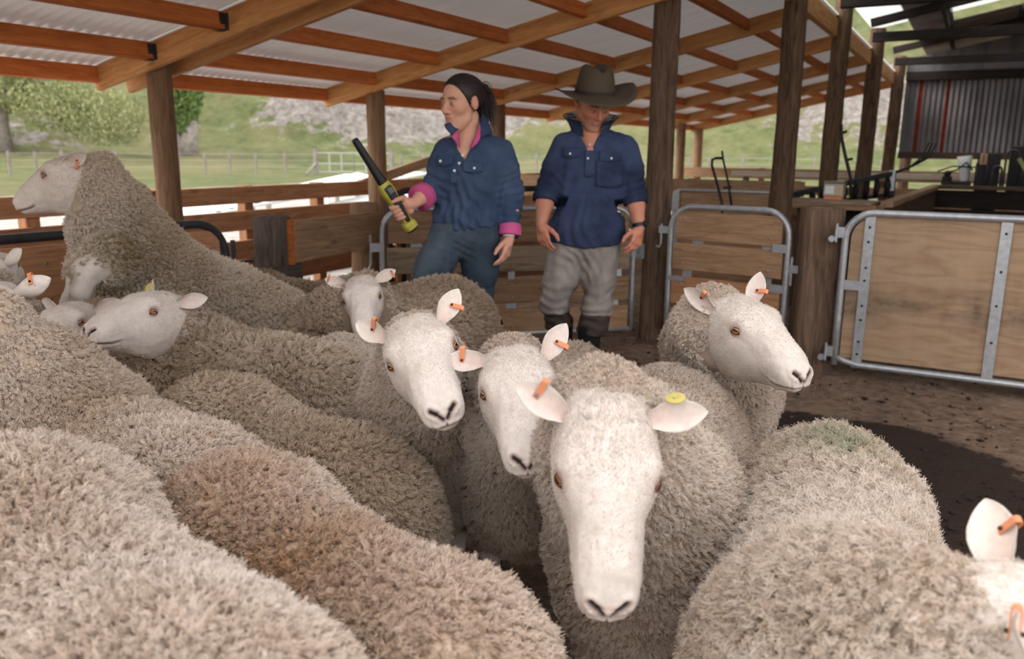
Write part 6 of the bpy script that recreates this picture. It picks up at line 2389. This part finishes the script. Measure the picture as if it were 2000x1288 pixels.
def f(P):
    d = sd_ell(P, p(922, 325, -.01), A(.118, .170, .15))
    d = smin(d, sd_ell(P, p(905, 335, .03)+A(.015, 0, 0), A(.10, .14, .09)), .06)
    d = smin(d, sd_ell(P, p(915, 385, -.005), A(.118, .160, .17)), .08)
    d = smin(d, sd_ell(P, p(909, 430, .0), A(.128, .162, .10)), .06)
    d = smin(d, cones(P, [(shL+A(0, .03, -.02), .060), (nk+A(-.02, 0, -.025), .070), (shR+A(0, -.03, -.02), .060)]), .06)
    d = smin(d, cones(P, [(shL+A(0, 0, -.015), .062), ((shL+elL)/2, .060), (elL, .056), (elL*.62+wrL*.38, .052)], .03), .03)
    d = smin(d, cones(P, [(shR+A(0, 0, -.015), .062), ((shR+elR)/2, .060), (elR, .055), (elR*.25+wrR*.75, .047)], .03), .03)
    c1 = ((P-(elL*.55+wrL*.45)) @ nrm(wrL-elL))
    d = np.maximum(d, np.where(((P-wrL)**2).sum(1) < .22**2, c1, -1))
    d = np.maximum(d, hem_z-P[:, 2]+.012*np.sin(P[:, 1]*14))
    wy = P[:, 1]-(p(909, 300, 0)[1]+(P[:, 2]-p(909, 300, 0)[2])*-.02)
    w_ = np.clip((P[:, 2]-p(900, 312, 0)[2])*.55, -.2, .058)
    d = np.maximum(d, -np.maximum(np.abs(wy)-w_, .02-P[:, 0]))
    d = np.maximum(d, -(np.sqrt(((P-nk)[:, :2]**2).sum(1))-.058+np.where(P[:, 2] < nk[2]-.02, .2, 0)))
    return d


V, Q = sdf_auto(f, [shL, shR, elL, elR, wrR, wrL, p(905, 455, .1), p(905, 240, .1), p(905, 455, -.1)], .12, .0085)
V = fold(V, Q, .005, 51, (7, 7, 3))
V = creases(V, Q, [(elL, elL-shL, .08, .045, .006), (elR, elR-shR, .08, .04, .005), (elR*.5+wrR*.5, wrR-elR, .07, .035, .005), (p(910, 400, .1), A(0, .75, .65), .12, .06, .006), (p(905, 438, .1), A(0, 1, 0), .10, .04, .006)])
shirt = pw.mesh('shirt', V, Q, 'denim_shirt')
SV = V
cuff(pw, elL*.62+wrL*.38, elL*.32+wrL*.68, .058, .062, 'pink', shirt, .004)
cuff(pw, elR*.30+wrR*.70, elR*.06+wrR*.94, .046, .050, 'pink', shirt, .008)
col_ = collar(pw, nk+A(-.01, 0, .022), nrm(A(1, .0, 0)), 'collar', 'denim_shirt', 'pink', .076, .085, .018, 88, .4, shirt, .20)


def slab(pers, pts, name, mat, parent, th=.005):
    P = np.array([p(*q) for q in pts])
    n_ = len(P)
    c_ = P.mean(0)+A(.004, 0, 0)
    V = np.concatenate([P, [c_], P-A(th, 0, 0), [c_-A(th, 0, 0)]])
    Fc = []
    for k in range(n_):
        k2 = (k+1) % n_
        Fc += [(k, k2, n_), (k2+n_+1, k+n_+1, 2*n_+1), (k, k+n_+1, k2+n_+1), (k, k2+n_+1, k2)]
    return pers.mesh(name, V, np.array(Fc), mat, parent=parent, smooth=False)


slab(pw, [(897, 240, .035), (880, 238, .07), (867, 243, .105), (871, 252, .115), (882, 265, .12), (893, 273, .12), (896, 258, .09)], 'collar_flap', 'denim_shirt', col_)
slab(pw, [(896, 252, .088), (886, 262, .125), (882, 268, .13), (890, 274, .13), (893, 283, .125), (899, 290, .12), (897, 270, .10)], 'collar_lining', 'pink', col_)
slab(pw, [(941, 222, -.02), (937, 245, .03), (936, 270, .085), (950, 264, .06), (963, 262, .02), (956, 243, -.02), (948, 228, -.035)], 'collar_flap', 'denim_shirt', col_)
slab(pw, [(937, 238, .028), (930, 262, .075), (918, 286, .115), (922, 290, .125), (932, 280, .115), (938, 270, .095), (939, 252, .045)], 'collar_lining', 'pink', col_)
for (x0, x1, y0, y1) in ((857, 888, 303, 320), (908, 945, 314, 333)):
    a, b = p(x0, y0), p(x1, y1)
    pk = patch(pw, SV, lambda u, v, a=a, b=b: (a[1]+(b[1]-a[1])*u, b[2]+(a[2]-b[2])*v-.010*(1-abs(2*u-1))*(1-v)), 'pocket_flap', 'denim_shirt', shirt, .009)
    yz = p((x0+x1)/2-(8 if x0 < 900 else -3), y1-6)
    button(pw, A(front_x(SV, yz[1], yz[2])+.011, yz[1], yz[2]), A(1, 0, .1), pk)
a, b = p(884, 328), p(896, 356)
plk = patch(pw, SV, lambda u, v: (a[1]+(b[1]-a[1])*u, b[2]+(a[2]-b[2])*v), 'placket', 'denim_shirt', shirt, .006)
for x_, y_ in ((907, 303), (901, 318), (892, 332)):
    q = p(x_, y_)
    button(pw, A(front_x(SV, q[1], q[2], .03)+.009, q[1], q[2]), A(1, 0, .1), plk)
# jeans
hL, hR = p(878, 462, 0), p(938, 466, 0)
kL, kR = p(822, 570, .12), p(938, 585, -.05)
aL, aR = p(818, 720, .10), p(958, 735, -.22)


def f(P):
    d = sd_ell(P, p(909, 450, 0), A(.122, .158, .12))
    for h_, k_, a_ in ((hL, kL, aL), (hR, kR, aR)):
        d = smin(d, cones(P, [(h_, .098), ((h_+k_)/2, .086), (k_, .064), ((k_+a_)/2, .060), (a_, .048)], .04), .04)
    d = np.maximum(d, P[:, 2]-hem_z-.03)
    return np.maximum(d, .26-P[:, 2])


V, Q = sdf_auto(f, [hL, hR, kL, kR, aL, aR, p(909, 430)], .13, .0105)
V = fold(V, Q, .0035, 53, (6, 6, 4))
V = creases(V, Q, [(p(890, 490, .1), A(0, .4, .9), .07, .035, .003), (kL, A(0, .3, 1), .08, .05, .004), (kR, A(0, .3, 1), .08, .05, .004)])
jn = pw.mesh('jeans', V, Q, 'jeans')
for a_, fw_ in ((aL, A(1, -.35, 0)), (aR, A(1, .3, 0))):
    gx_ = A(a_[0], a_[1], 0)
    fw_ = nrm(fw_)
    fcut = lambda P: np.maximum(smin(cones(P, [(gx_+A(0, 0, .38), .068), (gx_+A(0, 0, .2), .060), (gx_+A(0, 0, .09), .050)], .03),
                                     cones(P, [(gx_+A(0, 0, .055)-fw_*.03, .046), (gx_+fw_*.09+A(0, 0, .05), .046), (gx_+fw_*.17+A(0, 0, .042), .042)], .02), .03), .004-P[:, 2])
    V, Q = sdf_auto(fcut, [gx_-fw_*.1, gx_+fw_*.22, gx_+A(0, 0, .44)], .08, .012)
    pw.mesh('boot', V, Q, 'rubber')
watch(pw, wrR, elR, A(.25, 1, 0), 'white_paint', .031)

# the wand she holds: a thing of its own
wt = bpy.data.objects.new('tag_reader_wand', None)
put(wt, None, pw.M)
tag(wt, 'yellow and black electronic tag-reading wand held by the woman', 'wand')
WR = frame(wd, A(1, .45, .3))               # z faces the camera side
wl = float(np.linalg.norm(wb-wa))
WM = pw.M @ Matrix([[*WR[0], wa[0]], [*WR[1], wa[1]], [*WR[2], wa[2]], [0, 0, 0, 1]])


def wpart(name, mat, sections, parent=None, n=16):
    V, Fc = [], []
    for s, hy, hz, zc in sections:
        for k in range(n):
            a = 2*PI*k/n
            c_, s_ = math.cos(a), math.sin(a)
            V.append((s*wl, hy*np.sign(c_)*abs(c_)**.7, zc+hz*np.sign(s_)*abs(s_)**.7))
    m_ = len(sections)
    Fc = [(i*n+k, i*n+(k+1) % n, (i+1)*n+(k+1) % n, (i+1)*n+k) for i in range(m_-1) for k in range(n)]
    Fc += [tuple(range(n))[::-1], tuple(range((m_-1)*n, m_*n))]
    return put(bpy.data.objects.new(name, mesh(name, V, Fc, MAT[mat], False)), parent or wt, WM)


wpart('antenna', 'black_plastic', [(0, .012, .012, 0), (.01, .015, .015, 0), (.05, .016, .016, 0), (.30, .018, .018, 0), (.47, .022, .020, 0), (.50, .022, .020, 0)])
hb = wpart('housing', 'tub_yellow', [(.47, .026, .022, 0), (.50, .032, .026, 0), (.58, .034, .028, 0), (.66, .029, .026, -.002), (.72, .025, .024, -.002), (.80, .023, .022, 0), (.90, .022, .021, 0), (.905, .030, .028, 0), (.93, .034, .032, 0), (.975, .034, .032, 0), (.985, .030, .028, 0)])
wpart('end_cap', 'black_plastic', [(.983, .031, .029, 0), (1.0, .028, .027, 0), (1.004, .02, .02, 0)])
kp = wpart('keypad', 'black_plastic', [(.505, .014, .004, .0265), (.52, .020, .005, .0275), (.68, .019, .006, .0245), (.88, .012, .004, .021), (.90, .010, .003, .019)])
wpart('display', 'screen', [(.525, .013, .002, .0325), (.53, .015, .002, .0328), (.58, .015, .002, .0328), (.585, .013, .002, .0322)], kp, 12)
for r_ in range(4):
    for c_ in range(2):
        q = MB().ball((wl*(.61+.022*r_), -.008+.016*c_, .0305-.0022*r_), (.0032, .0032, .0016), 6)
        put(bpy.data.objects.new('key', q.build('key', MAT['screen'], obj=False, smooth=True)), kp, WM)
